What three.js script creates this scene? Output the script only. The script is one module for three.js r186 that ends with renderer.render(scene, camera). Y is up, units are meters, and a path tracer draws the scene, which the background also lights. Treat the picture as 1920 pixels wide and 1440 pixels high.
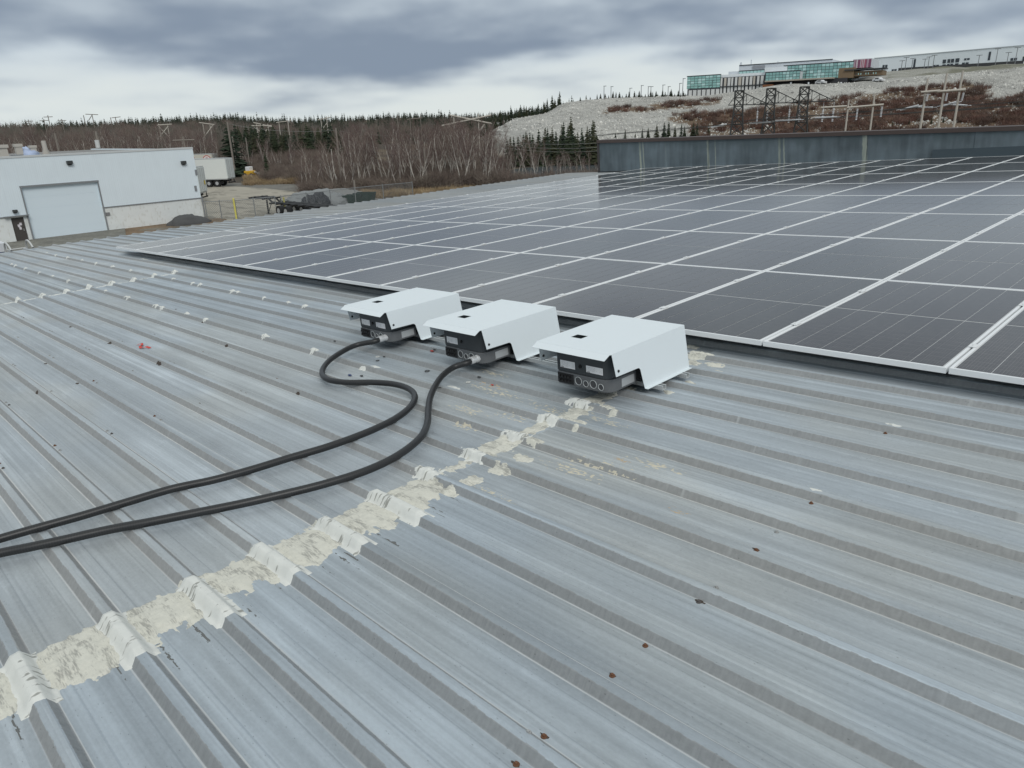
import * as THREE from 'three';
import { mergeGeometries } from 'three/addons/utils/BufferGeometryUtils.js';
import { RoundedBoxGeometry } from 'three/addons/geometries/RoundedBoxGeometry.js';

// ---------------------------------------------------------------- camera, sky, sun, exposure
const W_PX = 1920, H_PX = 1440, F = 1360.66;
const V3 = (x = 0, y = 0, z = 0) => new THREE.Vector3(x, y, z);
const RIGHT = V3(0.70345447, -0.03157003, -0.71003883), DOWN = V3(0.22254418, -0.93899378, 0.26223039), FWD = V3(-0.67500067, -0.34248215, -0.65351364);
const EYE = V3(2.2443, 1.49908, 4.59548);
const scene = new THREE.Scene();
const camera = new THREE.PerspectiveCamera(2 * Math.atan(720 / F) * 180 / Math.PI, 4 / 3, 0.1, 6000);
camera.position.copy(EYE);
camera.quaternion.setFromRotationMatrix(new THREE.Matrix4().makeBasis(RIGHT, DOWN.clone().negate(), FWD.clone().negate()));
camera.updateMatrixWorld(true);
const renderer = new THREE.WebGLRenderer({ antialias: true });
renderer.setSize(1024, 768);
renderer.toneMapping = THREE.LinearToneMapping;
renderer.toneMappingExposure = 1.0;
renderer.shadowMap.enabled = true;

// seeded random numbers and value noise
let seed = 20240611;
const rnd = () => { seed |= 0; seed = seed + 0x6D2B79F5 | 0; let t = Math.imul(seed ^ seed >>> 15, 1 | seed); t = t + Math.imul(t ^ t >>> 7, 61 | t) ^ t; return ((t ^ t >>> 14) >>> 0) / 4294967296; };
const rr = (a, b) => a + (b - a) * rnd();
const TAB = new Float32Array(65536); for (let i = 0; i < 65536; i++) TAB[i] = rnd();
const hsh = (i, j) => TAB[(Math.imul(i, 73856093) ^ Math.imul(j, 19349663)) & 65535];
function vn(x, y) { const i = Math.floor(x), j = Math.floor(y); let a = x - i, b = y - j; a = a * a * (3 - 2 * a); b = b * b * (3 - 2 * b); const p = hsh(i, j), q = hsh(i + 1, j), r = hsh(i, j + 1), s = hsh(i + 1, j + 1); return p + (q - p) * a + (r - p) * b + (p - q - r + s) * a * b; }
function fbm(x, y, n = 4) { let s = 0, a = 0.5, t = 0; for (let k = 0; k < n; k++) { s += a * vn(x, y); t += a; a *= 0.5; x = x * 2.03 + 17.3; y = y * 2.03 + 9.1; } return s / t; }
const clamp = (x, a = 0, b = 1) => x < a ? a : x > b ? b : x, lerp = (a, b, t) => a + (b - a) * t;
const smooth = (a, b, x) => { const t = clamp((x - a) / (b - a)); return t * t * (3 - 2 * t); };

// overcast sky: broken stratocumulus with a paler strip of clear air low over the horizon
const SKY = [72.40, 28.00, 352.58, 49.54];
function skyAt(dx, s, dz, out, O = SKY) {
  const e = Math.max(s, 0), k = 1 / (e + 0.13), px = dx * k, pz = dz * k;
  const big = fbm(px * 0.66 + O[0], pz * 0.66 + O[1], 4), det = fbm(px * 2.2 + O[2] + 0.8 * big, pz * 2.2 + O[3], 6);
  let cl = smooth(0.28, 0.62, big * 0.66 + det * 0.34);                 // 1 = thick dark base
  const low = 1 - smooth(0.0, 0.080, e + (big - 0.5) * 0.10 + (det - 0.5) * 0.05); cl *= 1 - low;
  const lift = smooth(0.15, 0.9, e);
  for (let n = 0; n < 3; n++) { const thin = [0.60 + 0.26 * lift, 0.68 + 0.235 * lift, 0.74 + 0.19 * lift][n], thick = [0.24 + 0.40 * lift, 0.30 + 0.38 * lift, 0.385 + 0.30 * lift][n]; out[n] = lerp(lerp(thin, thick, cl), [0.735, 0.785, 0.765][n], low * 0.85); }
}
{
  const w = 2048, h = 1024, data = new Float32Array(w * h * 4), q = [0, 0, 0];
  for (let j = 0; j < h; j++) {
    const el = ((j + 0.5) / h - 0.5) * Math.PI, s = Math.sin(el), c = Math.cos(el), g = el < 0 ? smooth(0, -0.12, el) : 0;
    for (let i = 0; i < w; i++) { const az = ((i + 0.5) / w - 0.5) * 2 * Math.PI, o = (j * w + i) * 4; skyAt(Math.cos(az) * c, s, Math.sin(az) * c, q); for (let n = 0; n < 3; n++) data[o + n] = lerp(q[n], 0.2, g); data[o + 3] = 1; }
  }
  const sky = new THREE.DataTexture(data, w, h, THREE.RGBAFormat, THREE.FloatType);
  sky.mapping = THREE.EquirectangularReflectionMapping; sky.magFilter = sky.minFilter = THREE.LinearFilter; sky.wrapS = THREE.RepeatWrapping; sky.needsUpdate = true;
  scene.background = sky; scene.environment = sky;
}
const sun = new THREE.DirectionalLight(new THREE.Color(1, 0.985, 0.95), 1.25);
sun.position.set(48, 46, 22); sun.castShadow = true; sun.shadow.radius = 45; sun.shadow.mapSize.set(2048, 2048);
Object.assign(sun.shadow.camera, { left: -40, right: 40, top: 40, bottom: -40, near: 1, far: 200 });
scene.add(sun, sun.target);

// ---------------------------------------------------------------- helpers
// a sight line of the camera, a point at a horizontal distance along it, and a point where it meets a level
const ray = (px, py) => FWD.clone().addScaledVector(RIGHT, (px - 960) / F).addScaledVector(DOWN, (py - 720) / F);
const at = (px, py, d) => { const r = ray(px, py); return EYE.clone().addScaledVector(r, d / Math.hypot(r.x, r.z)); };
const level = (px, py, y) => { const r = ray(px, py); return EYE.clone().addScaledVector(r, (y - EYE.y) / r.y); };
const toPx = p => { const d = p.clone().sub(EYE), z = d.dot(FWD); return [960 + F * d.dot(RIGHT) / z, 720 + F * d.dot(DOWN) / z, z]; };
// the roof's own frame: u along the ribs, v across them, h above the solar panels' glass
const RU = V3(0.99887418, 0.04743814, 0), RV = V3(-0.00089168, 0.01877552, -0.99982333), RN = V3(-0.04742976, 0.9986977, 0.01879668);
const ROOF_Q = new THREE.Quaternion().setFromRotationMatrix(new THREE.Matrix4().makeBasis(RU, RN, RV.clone().negate()));
const roofW = (u, v, h) => V3().addScaledVector(RU, u).addScaledVector(RV, v).addScaledVector(RN, h);
const roofAt = (px, py, h) => { const r = ray(px, py), t = (h - EYE.dot(RN)) / r.dot(RN), p = EYE.clone().addScaledVector(r, t); return [p.dot(RU), p.dot(RV), h]; };
const GROUND = -7;

const used = {};
const numbered = n => { const k = used[n] = (used[n] || 0) + 1; return k === 1 ? n : n + '_' + String(k - 1).padStart(3, '0'); };
function tag(o, label, category, group) { o.userData.label = label; o.userData.category = category; if (group) o.userData.group = group; return o; }
function thing(name, label, category, pos = V3(), quat, group) { const o = new THREE.Group(); o.name = numbered(name); o.position.copy(pos); if (quat) o.quaternion.copy(quat); scene.add(o); return tag(o, label, category, group); }
function part(name, geo, mat, parent) { const m = new THREE.Mesh(geo, mat); m.name = name; m.castShadow = m.receiveShadow = true; (parent || scene).add(m); return m; }
function struct(name, o) { o.name = name; o.userData.kind = 'structure'; scene.add(o); return o; }
const roofThing = (name, label, category, u, v, h, group) => thing(name, label, category, roofW(u, v, h), ROOF_Q, group);

// geometry collector
class GB {
  constructor() { this.p = []; this.n = []; this.t = []; this.i = []; }
  quad(a, b, c, d, uv) {
    const k = this.p.length / 3, e1 = [b[0] - a[0], b[1] - a[1], b[2] - a[2]], e2 = [d[0] - a[0], d[1] - a[1], d[2] - a[2]];
    let nx = e1[1] * e2[2] - e1[2] * e2[1], ny = e1[2] * e2[0] - e1[0] * e2[2], nz = e1[0] * e2[1] - e1[1] * e2[0]; const l = Math.hypot(nx, ny, nz) || 1; nx /= l; ny /= l; nz /= l;
    const U = Math.hypot(...e1), W = Math.hypot(...e2), q = uv || [0, 0, U, 0, U, W, 0, W];
    [a, b, c, d].forEach((v, m) => { this.p.push(v[0], v[1], v[2]); this.n.push(nx, ny, nz); this.t.push(q[2 * m], q[2 * m + 1]); });
    this.i.push(k, k + 1, k + 2, k, k + 2, k + 3); return this;
  }
  tri(a, b, c) {
    const k = this.p.length / 3, e1 = [b[0] - a[0], b[1] - a[1], b[2] - a[2]], e2 = [c[0] - a[0], c[1] - a[1], c[2] - a[2]];
    let nx = e1[1] * e2[2] - e1[2] * e2[1], ny = e1[2] * e2[0] - e1[0] * e2[2], nz = e1[0] * e2[1] - e1[1] * e2[0]; const l = Math.hypot(nx, ny, nz) || 1;
    [a, b, c].forEach((v, m) => { this.p.push(v[0], v[1], v[2]); this.n.push(nx / l, ny / l, nz / l); this.t.push(m === 1 ? 1 : 0, m === 2 ? 1 : 0); });
    this.i.push(k, k + 1, k + 2); return this;
  }
  box(x0, x1, y0, y1, z0, z1) {
    const P = (x, y, z) => [x, y, z];
    this.quad(P(x0, y0, z1), P(x1, y0, z1), P(x1, y1, z1), P(x0, y1, z1)); this.quad(P(x1, y0, z0), P(x0, y0, z0), P(x0, y1, z0), P(x1, y1, z0));
    this.quad(P(x1, y0, z1), P(x1, y0, z0), P(x1, y1, z0), P(x1, y1, z1)); this.quad(P(x0, y0, z0), P(x0, y0, z1), P(x0, y1, z1), P(x0, y1, z0));
    this.quad(P(x0, y1, z1), P(x1, y1, z1), P(x1, y1, z0), P(x0, y1, z0)); this.quad(P(x0, y0, z0), P(x1, y0, z0), P(x1, y0, z1), P(x0, y0, z1)); return this;
  }
  bar(a, b, r0, r1 = r0, n = 5, cap = false) {                       // tapered prism between two points
    const A = V3(...a), B = V3(...b), d = B.clone().sub(A); const L = d.length(); if (L < 1e-6) return this; d.divideScalar(L);
    const s = Math.abs(d.y) < 0.9 ? V3(0, 1, 0) : V3(1, 0, 0), e = s.clone().cross(d).normalize(), f = d.clone().cross(e), k = this.p.length / 3;
    for (let m = 0; m <= n; m++) { const w = m / n * Math.PI * 2, c = Math.cos(w), q = Math.sin(w), nx = e.x * c + f.x * q, ny = e.y * c + f.y * q, nz = e.z * c + f.z * q;
      this.p.push(A.x + nx * r0, A.y + ny * r0, A.z + nz * r0, B.x + nx * r1, B.y + ny * r1, B.z + nz * r1); this.n.push(nx, ny, nz, nx, ny, nz); this.t.push(m / n, 0, m / n, L); }
    for (let m = 0; m < n; m++) { const o = k + 2 * m; this.i.push(o, o + 2, o + 3, o, o + 3, o + 1); }
    if (cap) for (const [C, R, sg] of [[A, r0, -1], [B, r1, 1]]) { const o = this.p.length / 3; this.p.push(C.x, C.y, C.z); this.n.push(d.x * sg, d.y * sg, d.z * sg); this.t.push(0.5, 0.5);
      for (let m = 0; m <= n; m++) { const w = m / n * Math.PI * 2, c = Math.cos(w) * R, q = Math.sin(w) * R; this.p.push(C.x + e.x * c + f.x * q, C.y + e.y * c + f.y * q, C.z + e.z * c + f.z * q); this.n.push(d.x * sg, d.y * sg, d.z * sg); this.t.push(0, 0); }
      for (let m = 0; m < n; m++) sg > 0 ? this.i.push(o, o + 1 + m, o + 2 + m) : this.i.push(o, o + 2 + m, o + 1 + m); }
    return this;
  }
  beam(a, b, w) { return this.bar(a, b, w * 0.707, w * 0.707, 4, true); }
  geo() { const g = new THREE.BufferGeometry(); g.setAttribute('position', new THREE.Float32BufferAttribute(this.p, 3)); g.setAttribute('normal', new THREE.Float32BufferAttribute(this.n, 3)); g.setAttribute('uv', new THREE.Float32BufferAttribute(this.t, 2)); g.setIndex(this.i); return g; }
}
const boxG = (x0, x1, y0, y1, z0, z1) => new GB().box(x0, x1, y0, y1, z0, z1).geo();
const tri3 = p => [p.x, p.y, p.z];

// textures
function texture(w, h, fn, srgb = true) {
  const d = new Uint8Array(w * h * 4), o = [0, 0, 0];
  for (let j = 0; j < h; j++) for (let i = 0; i < w; i++) { fn(i, j, o); const k = (j * w + i) * 4; for (let n = 0; n < 3; n++) { const c = clamp(o[n]); d[k + n] = 255 * (srgb ? (c <= 0.0031308 ? c * 12.92 : 1.055 * Math.pow(c, 1 / 2.4) - 0.055) : c); } d[k + 3] = 255; }
  const t = new THREE.DataTexture(d, w, h, THREE.RGBAFormat); if (srgb) t.colorSpace = THREE.SRGBColorSpace; t.wrapS = t.wrapT = THREE.RepeatWrapping; t.magFilter = THREE.LinearFilter; t.minFilter = THREE.LinearMipmapLinearFilter; t.generateMipmaps = true; t.needsUpdate = true; return t;
}
const lin = (r, g, b) => new THREE.Color().setRGB(r, g, b);
const std = (r, g, b, roughness = 0.8, metalness = 0, extra = {}) => new THREE.MeshStandardMaterial({ color: lin(r, g, b), roughness, metalness, ...extra });
// ---------------------------------------------------------------- the metal roof
const PITCH = 0.3085, SHEET = PITCH * 3, RIB0 = -0.10, PAN = -0.16, RIB_H = 0.032;
const LAP0 = RIB0 - 2 * PITCH;                                        // a side lap runs along this rib and every third one
function prof(v) { let w = (((v - RIB0) / PITCH) % 1 + 1) % 1; w = (w > 0.5 ? w - 1 : w) * PITCH; const a = Math.abs(w); if (a < 0.015) return RIB_H; if (a < 0.042) return RIB_H * (0.042 - a) / 0.027; const b = Math.abs(a - 0.092); return b < 0.011 ? 0.0032 * (1 - b / 0.011) : 0; }
const roof = struct('metal_roof', new THREE.Group()); roof.quaternion.copy(ROOF_Q);

const roofTex = texture(2048, 2048, (i, j, o) => {
  const s = i * 9.6 / 2048, w = j * (4 * SHEET) / 2048;
  const st = vn(s * 0.16 + 5, w * 24) * 0.42 + vn(s * 0.4, w * 62 + 9) * 0.34 + vn(s * 1.6, w * 170) * 0.24;
  const bl = fbm(s * 0.9 + 7, w * 2.4 + 3, 4), b2 = fbm(s * 2.7 + 40, w * 7 + 21, 4), gr = hsh(i * 3 + 1, j * 5 + 2), g2 = vn(s * 90, w * 130);
  let w0 = (w / PITCH) % 1; w0 = (w0 > 0.5 ? w0 - 1 : w0) * PITCH; const a = Math.abs(w0);
  let k = 0.82 + 0.40 * (st - 0.5) + 0.16 * (bl - 0.5) + 0.13 * (b2 - 0.5) + 0.06 * (gr - 0.5) + 0.07 * (g2 - 0.5);
  const chalk = smooth(0.55, 0.72, bl * 0.6 + st * 0.4) * 0.10; k += chalk;
  const fleck = smooth(0.66, 0.82, vn(s * 9 + 70, w * 75)) * smooth(0.45, 0.6, b2) * 0.06; k += fleck; const warm = smooth(0.42, 0.68, fbm(s * 0.7 + 90, w * 1.7 + 60, 3)) * 0.45;
  let r = 0.485 * k, g = 0.535 * k, b = 0.57 * k;
  r = lerp(r, 0.505 * k, warm); g = lerp(g, 0.52 * k, warm); b = lerp(b, 0.50 * k, warm);
  // rib flanks coloured darker and browner than the pans, with a ragged edge along the rib
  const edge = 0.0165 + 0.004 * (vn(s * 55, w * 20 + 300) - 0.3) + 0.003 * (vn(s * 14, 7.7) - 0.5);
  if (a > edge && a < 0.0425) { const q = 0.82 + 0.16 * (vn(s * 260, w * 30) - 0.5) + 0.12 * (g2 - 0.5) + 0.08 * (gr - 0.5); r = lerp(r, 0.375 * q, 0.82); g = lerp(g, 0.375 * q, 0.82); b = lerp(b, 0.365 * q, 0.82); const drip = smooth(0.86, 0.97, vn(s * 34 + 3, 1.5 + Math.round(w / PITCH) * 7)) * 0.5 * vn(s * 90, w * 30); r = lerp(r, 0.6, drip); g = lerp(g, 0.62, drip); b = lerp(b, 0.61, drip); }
  // thin pale line of uneven strength along the foot of the rib
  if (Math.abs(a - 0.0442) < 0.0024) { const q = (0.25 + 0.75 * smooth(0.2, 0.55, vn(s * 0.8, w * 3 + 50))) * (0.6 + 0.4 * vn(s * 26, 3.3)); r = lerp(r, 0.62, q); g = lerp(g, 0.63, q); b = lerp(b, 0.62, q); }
  if (gr > 0.9985) { r *= 0.5; g *= 0.5; b *= 0.5; }
  o[0] = r; o[1] = g; o[2] = b;
});
const roofBump = texture(512, 512, (i, j, o) => { const s = i * 9.6 / 512, w = j * (4 * SHEET) / 512; o[0] = o[1] = o[2] = 0.75 * fbm(s * 1.3 + 11, w * 4 + 5, 3) + 0.25 * vn(s * 0.8, w * 26); }, false);
const roofRough = texture(512, 1024, (i, j, o) => { const s = i * 9.6 / 512, w = j * (4 * SHEET) / 1024; const q = 0.46 + 0.22 * vn(s * 0.9, w * 40) + 0.12 * fbm(s * 3, w * 8, 3); o[0] = 0; o[1] = q; o[2] = 1; }, false);
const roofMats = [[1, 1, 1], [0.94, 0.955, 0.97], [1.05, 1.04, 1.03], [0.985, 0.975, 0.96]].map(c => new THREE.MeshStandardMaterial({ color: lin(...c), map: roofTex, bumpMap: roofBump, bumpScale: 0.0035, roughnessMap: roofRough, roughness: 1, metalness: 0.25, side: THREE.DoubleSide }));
function sheetGeo(len, variant) {
  const w = [[0, RIB_H]]; const rib = c => { for (const [a, h] of [[-0.042, 0], [-0.039, 0.0016], [-0.0185, 0.0302], [-0.015, RIB_H], [0.015, RIB_H], [0.0185, 0.0302], [0.039, 0.0016], [0.042, 0]]) w.push([c + a, h]); };
  const stiff = c => { for (const [a, h] of [[-0.011, 0], [-0.004, 0.0032], [0.004, 0.0032], [0.011, 0]]) w.push([c + a, h]); };
  for (const [a, h] of [[0.015, RIB_H], [0.0185, 0.0302], [0.039, 0.0016], [0.042, 0]]) w.push([a, h]);
  for (let k = 0; k < 3; k++) { stiff(k * PITCH + 0.092); stiff((k + 1) * PITCH - 0.092); if (k < 2) rib((k + 1) * PITCH); }
  for (const [a, h] of [[-0.042, 0], [-0.039, 0.0016], [-0.0185, 0.0302], [-0.015, RIB_H], [-0.013, RIB_H + 0.0014], [0.013, RIB_H + 0.0014], [0.0135, RIB_H - 0.0005]]) w.push([SHEET + a, h]);
  const g = new GB();
  for (let k = 0; k + 1 < w.length; k++) { const [a, ha] = w[k], [b, hb] = w[k + 1]; const ta = (a + variant * SHEET) / (4 * SHEET), tb = (b + variant * SHEET) / (4 * SHEET), q = len / 9.6;
    g.quad([0, ha, -a], [len, ha, -a], [len, hb, -b], [0, hb, -b], [0, ta, q, ta, q, tb, 0, tb]); }
  return g.geo();
}
const EAVE = -18.3, STRIPS = [[EAVE, -9.62, -0.0027], [-9.74, -0.20, 0], [-0.42, 9.1, 0.0027]];
for (const [s, [u0, u1, lift]] of STRIPS.entries()) {
  const gs = [0, 1, 2, 3].map(k => sheetGeo(u1 - u0, k));
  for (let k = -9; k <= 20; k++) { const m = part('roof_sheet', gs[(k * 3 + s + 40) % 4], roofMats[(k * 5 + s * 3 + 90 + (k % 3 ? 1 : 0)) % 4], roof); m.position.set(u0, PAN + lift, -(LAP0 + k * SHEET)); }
}
// walls of the building that carries the roof
{
  const b = new GB(), e = roofW(EAVE + 0.12, -9, PAN), f = roofW(EAVE + 0.12, 18.9, PAN), g = roofW(9, -9, PAN), h = roofW(9, 18.9, PAN);
  const wall = (p, q) => { b.quad([p.x, GROUND - 0.2, p.z], [q.x, GROUND - 0.2, q.z], [q.x, q.y - 0.02, q.z], [p.x, p.y - 0.02, p.z]); };
  wall(e, f); wall(f, h); wall(h, g); wall(g, e);
  struct('building_wall', new THREE.Mesh(b.geo(), std(0.5, 0.5, 0.48, 0.8, 0, { side: THREE.DoubleSide })));
}

// brushed-on sealant and stains: a skin that follows the roof profile and sinks into it along a torn edge
const sealTex = texture(1024, 1024, (i, j, o) => { const a = fbm(i / 40, j / 40, 5), b = fbm(i / 12 + 50, j / 12, 3), c = hsh(i, j); let k = 0.93 + 0.14 * (a - 0.5) + 0.10 * (b - 0.5) + 0.08 * (c - 0.5); const dirt = smooth(0.47, 0.72, 0.62 * fbm(i / 160 + 9, j / 50 + 80, 6) + 0.38 * fbm(i / 40, j / 7, 3)) * 0.72; o[0] = lerp(0.70 * k, 0.27, dirt); o[1] = lerp(0.685 * k, 0.265, dirt); o[2] = lerp(0.60 * k, 0.24, dirt); });
const capTex = texture(256, 256, (i, j, o) => { const a = fbm(i / 30, j / 18, 5), c = hsh(i, j), d = smooth(0.66, 0.76, fbm(i / 9 + 30, j / 26 + 8, 4)); const k = 0.95 + 0.14 * (a - 0.5) + 0.05 * (c - 0.5); o[0] = lerp(0.74 * k, 0.33, d); o[1] = lerp(0.745 * k, 0.33, d); o[2] = lerp(0.70 * k, 0.30, d); });
const M_SEAL = new THREE.MeshStandardMaterial({ map: sealTex, roughness: 0.9, bumpMap: sealTex, bumpScale: 0.003 }), M_CAP = new THREE.MeshStandardMaterial({ map: capTex, roughness: 0.75, bumpMap: capTex, bumpScale: 0.002 });
const M_CREAM = std(0.60, 0.555, 0.44, 0.95), M_TAN = std(0.50, 0.395, 0.27, 0.95);
const M_GRIME = std(0.15, 0.155, 0.15, 0.95);
const liftAt = u => u < -9.68 ? -0.0027 : u < -0.42 ? 0 : 0.0027;
function skin(name, mat, u0, u1, v0, v1, mask, thick, cell = 0.006) {
  const nu = Math.max(4, Math.round((u1 - u0) / cell)), nv = Math.max(4, Math.round((v1 - v0) / cell)), P = [], T = [], I = [], K = [];
  for (let j = 0; j <= nv; j++) for (let i = 0; i <= nu; i++) { const u = lerp(u0, u1, i / nu), v = lerp(v0, v1, j / nv), m = mask(u, v); K.push(m);
    const t = m > 0 ? Math.min(m * 0.05, 1) * thick(u, v) + 0.0004 : Math.max(m * 0.02, -0.004);
    P.push(u, PAN + liftAt(u) + prof(v) + t, -v); T.push(u * 2.1, v * 2.1); }
  const N = nu + 1; for (let j = 0; j < nv; j++) for (let i = 0; i < nu; i++) { const a = j * N + i, b = a + 1, c = a + N + 1, d = a + N; if (Math.max(K[a], K[b], K[c], K[d]) <= -0.3) continue; I.push(a, b, c, a, c, d); }
  if (!I.length) return null;
  const g = new THREE.BufferGeometry(); g.setAttribute('position', new THREE.Float32BufferAttribute(P, 3)); g.setAttribute('uv', new THREE.Float32BufferAttribute(T, 2)); g.setIndex(I); g.computeVertexNormals();
  return part(name, g, mat, roof);
}
// mask units: about +20 in the middle, 0 along the torn edge
const torn = (u, v, f = 26) => (fbm(u * f + 3, v * f + 8, 4) - 0.5) * 22 + (fbm(u * 70, v * 70, 2) - 0.5) * 6;
for (let k = -21; k <= -4; k++) {                                    // pans of the near seam, between two ribs
  const va = RIB0 + k * PITCH, vm = va + PITCH / 2, wide = va < -2.75, o = k * 7.3;
  const ua = wide ? -0.545 : -0.545 + 0.03 * Math.sin(k * 2.1), ub = wide ? -0.235 + 0.02 * Math.sin(k * 1.7) : -0.425 + 0.035 * Math.sin(k * 3.3);
  skin('sealant_patch', M_SEAL, ua - 0.06, ub + 0.08, va + 0.012, va + PITCH - 0.012, (u, v) => Math.min(u - ua, ub + 0.05 * (vn(v * 22 + o, 3) - 0.5) - u, (v - va - 0.022) * 2, (va + PITCH - 0.022 - v) * 2) * 260 + torn(u + o, v) - (wide ? 7 * smooth(0.52, 0.66, fbm(u * 8 + o, v * 17, 3)) * smooth(ua + 0.1, ub, u) * 3 : 0), (u, v) => 0.004 + 0.006 * fbm(u * 30 + o, v * 30, 3));
}
for (let k = -21; k <= -9; k++) {                                    // long caps brushed over the ribs
  const vc = RIB0 + k * PITCH, ua = -0.55 + 0.025 * Math.sin(k * 2.9), ub = -0.165 + 0.03 * Math.sin(k * 4.1), o = k * 3.1;
  skin('rib_cap', M_CAP, ua - 0.04, ub + 0.05, vc - 0.075, vc + 0.075, (u, v) => Math.min(u - ua, (ub - u) * 0.8, 0.062 - Math.abs(v - vc)) * 620 + torn(u + o, v + 5, 30) * 0.38, (u, v) => 0.006 + 0.006 * fbm(u * 16 + o, v * 22, 3) + 0.004 * (1 - Math.abs(v - vc) / 0.06), 0.005);
}
// black grime washed down the pans from the seam
for (let k = -15; k <= -9; k++) for (const e of [0.092, PITCH - 0.092]) for (let q = 0; q < 2; q++) { if (rnd() < 0.4) continue; const v = RIB0 + k * PITCH + e + rr(-0.02, 0.02), u = -0.17 + rr(-0.05, 0.03), a = rr(0.06, 0.12), b = rr(0.004, 0.009), o = k * 5.1 + q; skin('grime', M_GRIME, u - a * 1.4, u + a * 1.4, v - b * 1.6, v + b * 1.6, (x, y) => (1 - Math.hypot((x - u) / a, (y - v) / b)) * 9 - 2.5 + (fbm(x * 45 + o, y * 130, 4) - 0.5) * 30, () => 0.0003, 0.0036); }
const blob = (name, mat, u, v, ru, rv, h, cell = 0.005, o = u * 9 + v * 5) => skin(name, mat, u - ru * 1.5, u + ru * 1.5, v - rv * 1.5, v + rv * 1.5, (a, b) => (1 - Math.hypot((a - u) / ru, (b - v) / rv)) * 17 + torn(a + o, b, 30), (a, b) => h * (0.35 + fbm(a * 26 + o, b * 26, 3)), cell);
for (let k = -8; k <= -4; k++) { const v = RIB0 + k * PITCH; blob('sealant_dab', M_CAP, -0.50 + 0.03 * Math.sin(k * 5), v + 0.01, 0.095, 0.07, 0.016); }
for (const [u, v, a, b] of [[-0.284, -2.484, 0.055, 0.06], [-0.251, -2.31, 0.075, 0.045], [-0.338, -1.958, 0.06, 0.03], [-0.264, -2.119, 0.06, 0.05], [-0.283, -2.626, 0.05, 0.035], [-0.276, -1.666, 0.022, 0.022], [-0.311, -1.325, 0.06, 0.03], [-0.47, -1.257, 0.06, 0.05], [-0.241, -1.362, 0.035, 0.03], [-0.34, -1.56, 0.06, 0.03], [-0.435, -0.1, 0.1, 0.06], [-0.242, -0.205, 0.07, 0.05], [-0.40, -0.247, 0.1, 0.05], [-0.631, 0.104, 0.09, 0.04], [-0.15, -0.35, 0.05, 0.04], [-0.47, -0.95, 0.12, 0.06], [-0.18, -0.62, 0.05, 0.03], [-0.2, -0.85, 0.035, 0.03]]) blob('sealant_dab', M_SEAL, u, v, a, b, 0.016);
// stains rubbed into the pans
for (const [u, v, a, b, m] of [[-1.17, -1.458, 0.24, 0.05, 0], [-1.3, -1.40, 0.1, 0.03, 1], [0.196, -1.837, 0.05, 0.022, 1], [0.162, -1.97, 0.16, 0.03, 0], [0.05, -2.072, 0.18, 0.04, 0], [-1.056, -1.801, 0.14, 0.045, 0], [-0.879, -2.002, 0.09, 0.03, 0], [-0.95, -2.35, 0.035, 0.02, 1], [-0.3, -2.55, 0.05, 0.03, 1], [0.72, -2.114, 0.05, 0.018, 1], [-0.25, -1.45, 0.16, 0.05, 0], [-0.62, -1.5, 0.14, 0.045, 0], [-1.5, -1.19, 0.12, 0.04, 0], [-0.1, -2.5, 0.12, 0.03, 0], [-0.75, -1.72, 0.12, 0.04, 0], [0.35, -1.78, 0.14, 0.03, 0]])
  skin('stain', m ? M_TAN : M_CREAM, u - a * 1.5, u + a * 1.5, v - b * 1.5, v + b * 1.5, (x, y) => (1 - Math.hypot((x - u) / a, (y - v) / b)) * 6 - 3.4 + (fbm(x * 40, y * 150, 4) - 0.5) * 34, () => 0.0003, 0.0042);
// loose flakes of white sealant on single ribs
for (const [px, py, a, b] of [[1530, 922, 0.05, 0.028], [1675, 801, 0.06, 0.022], [680, 688, 0.045, 0.022], [852, 722, 0.06, 0.02], [497, 632, 0.05, 0.03], [590, 655, 0.05, 0.03], [705, 690, 0.06, 0.025]]) { const [u, v] = roofAt(px, py, -0.14); blob('sealant_dab', M_CAP, u, v, a, b, 0.008); }
// dabs along the two sealed side laps
for (const [vc, list] of [[-1.634, [-14.84, -14.5, -13.7, -12.66, -11.79, -10.83, -8.98, -8.11, -8.0, -7.0, -6.8, -6.06, -5.54, -4.18, -3.26]], [-0.709, [-16.2, -15.45, -14.56, -13.58, -12.67, -11.74, -10.8, -8.92, -8.2, -7.93, -6.92, -6.75, -6.03, -5.44, -5.06]]]) for (const u of list) blob('sealant_dab', M_CAP, u, vc + rr(-0.008, 0.008), rr(0.05, 0.085), rr(0.032, 0.046), rr(0.014, 0.026), 0.008);
// far seam: a thin bead with a knot on each rib
for (let k = -11; k <= -1; k++) { const v = RIB0 + k * PITCH;
  blob('sealant_knot', M_CAP, -9.70 + rr(-0.02, 0.02), v, rr(0.09, 0.13), 0.055, rr(0.03, 0.045), 0.009);
  if (k < -1) skin('sealant_bead', M_CAP, -9.78, -9.62, v + 0.03, v + PITCH - 0.03, (u, y) => (0.022 - Math.abs(u + 9.70 + 0.012 * Math.sin(y * 13))) * 600 + torn(u, y), () => 0.012, 0.009); }
blob('sealant_dab', M_CAP, -12.3, -0.02, 0.2, 0.05, 0.02, 0.012);
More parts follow.
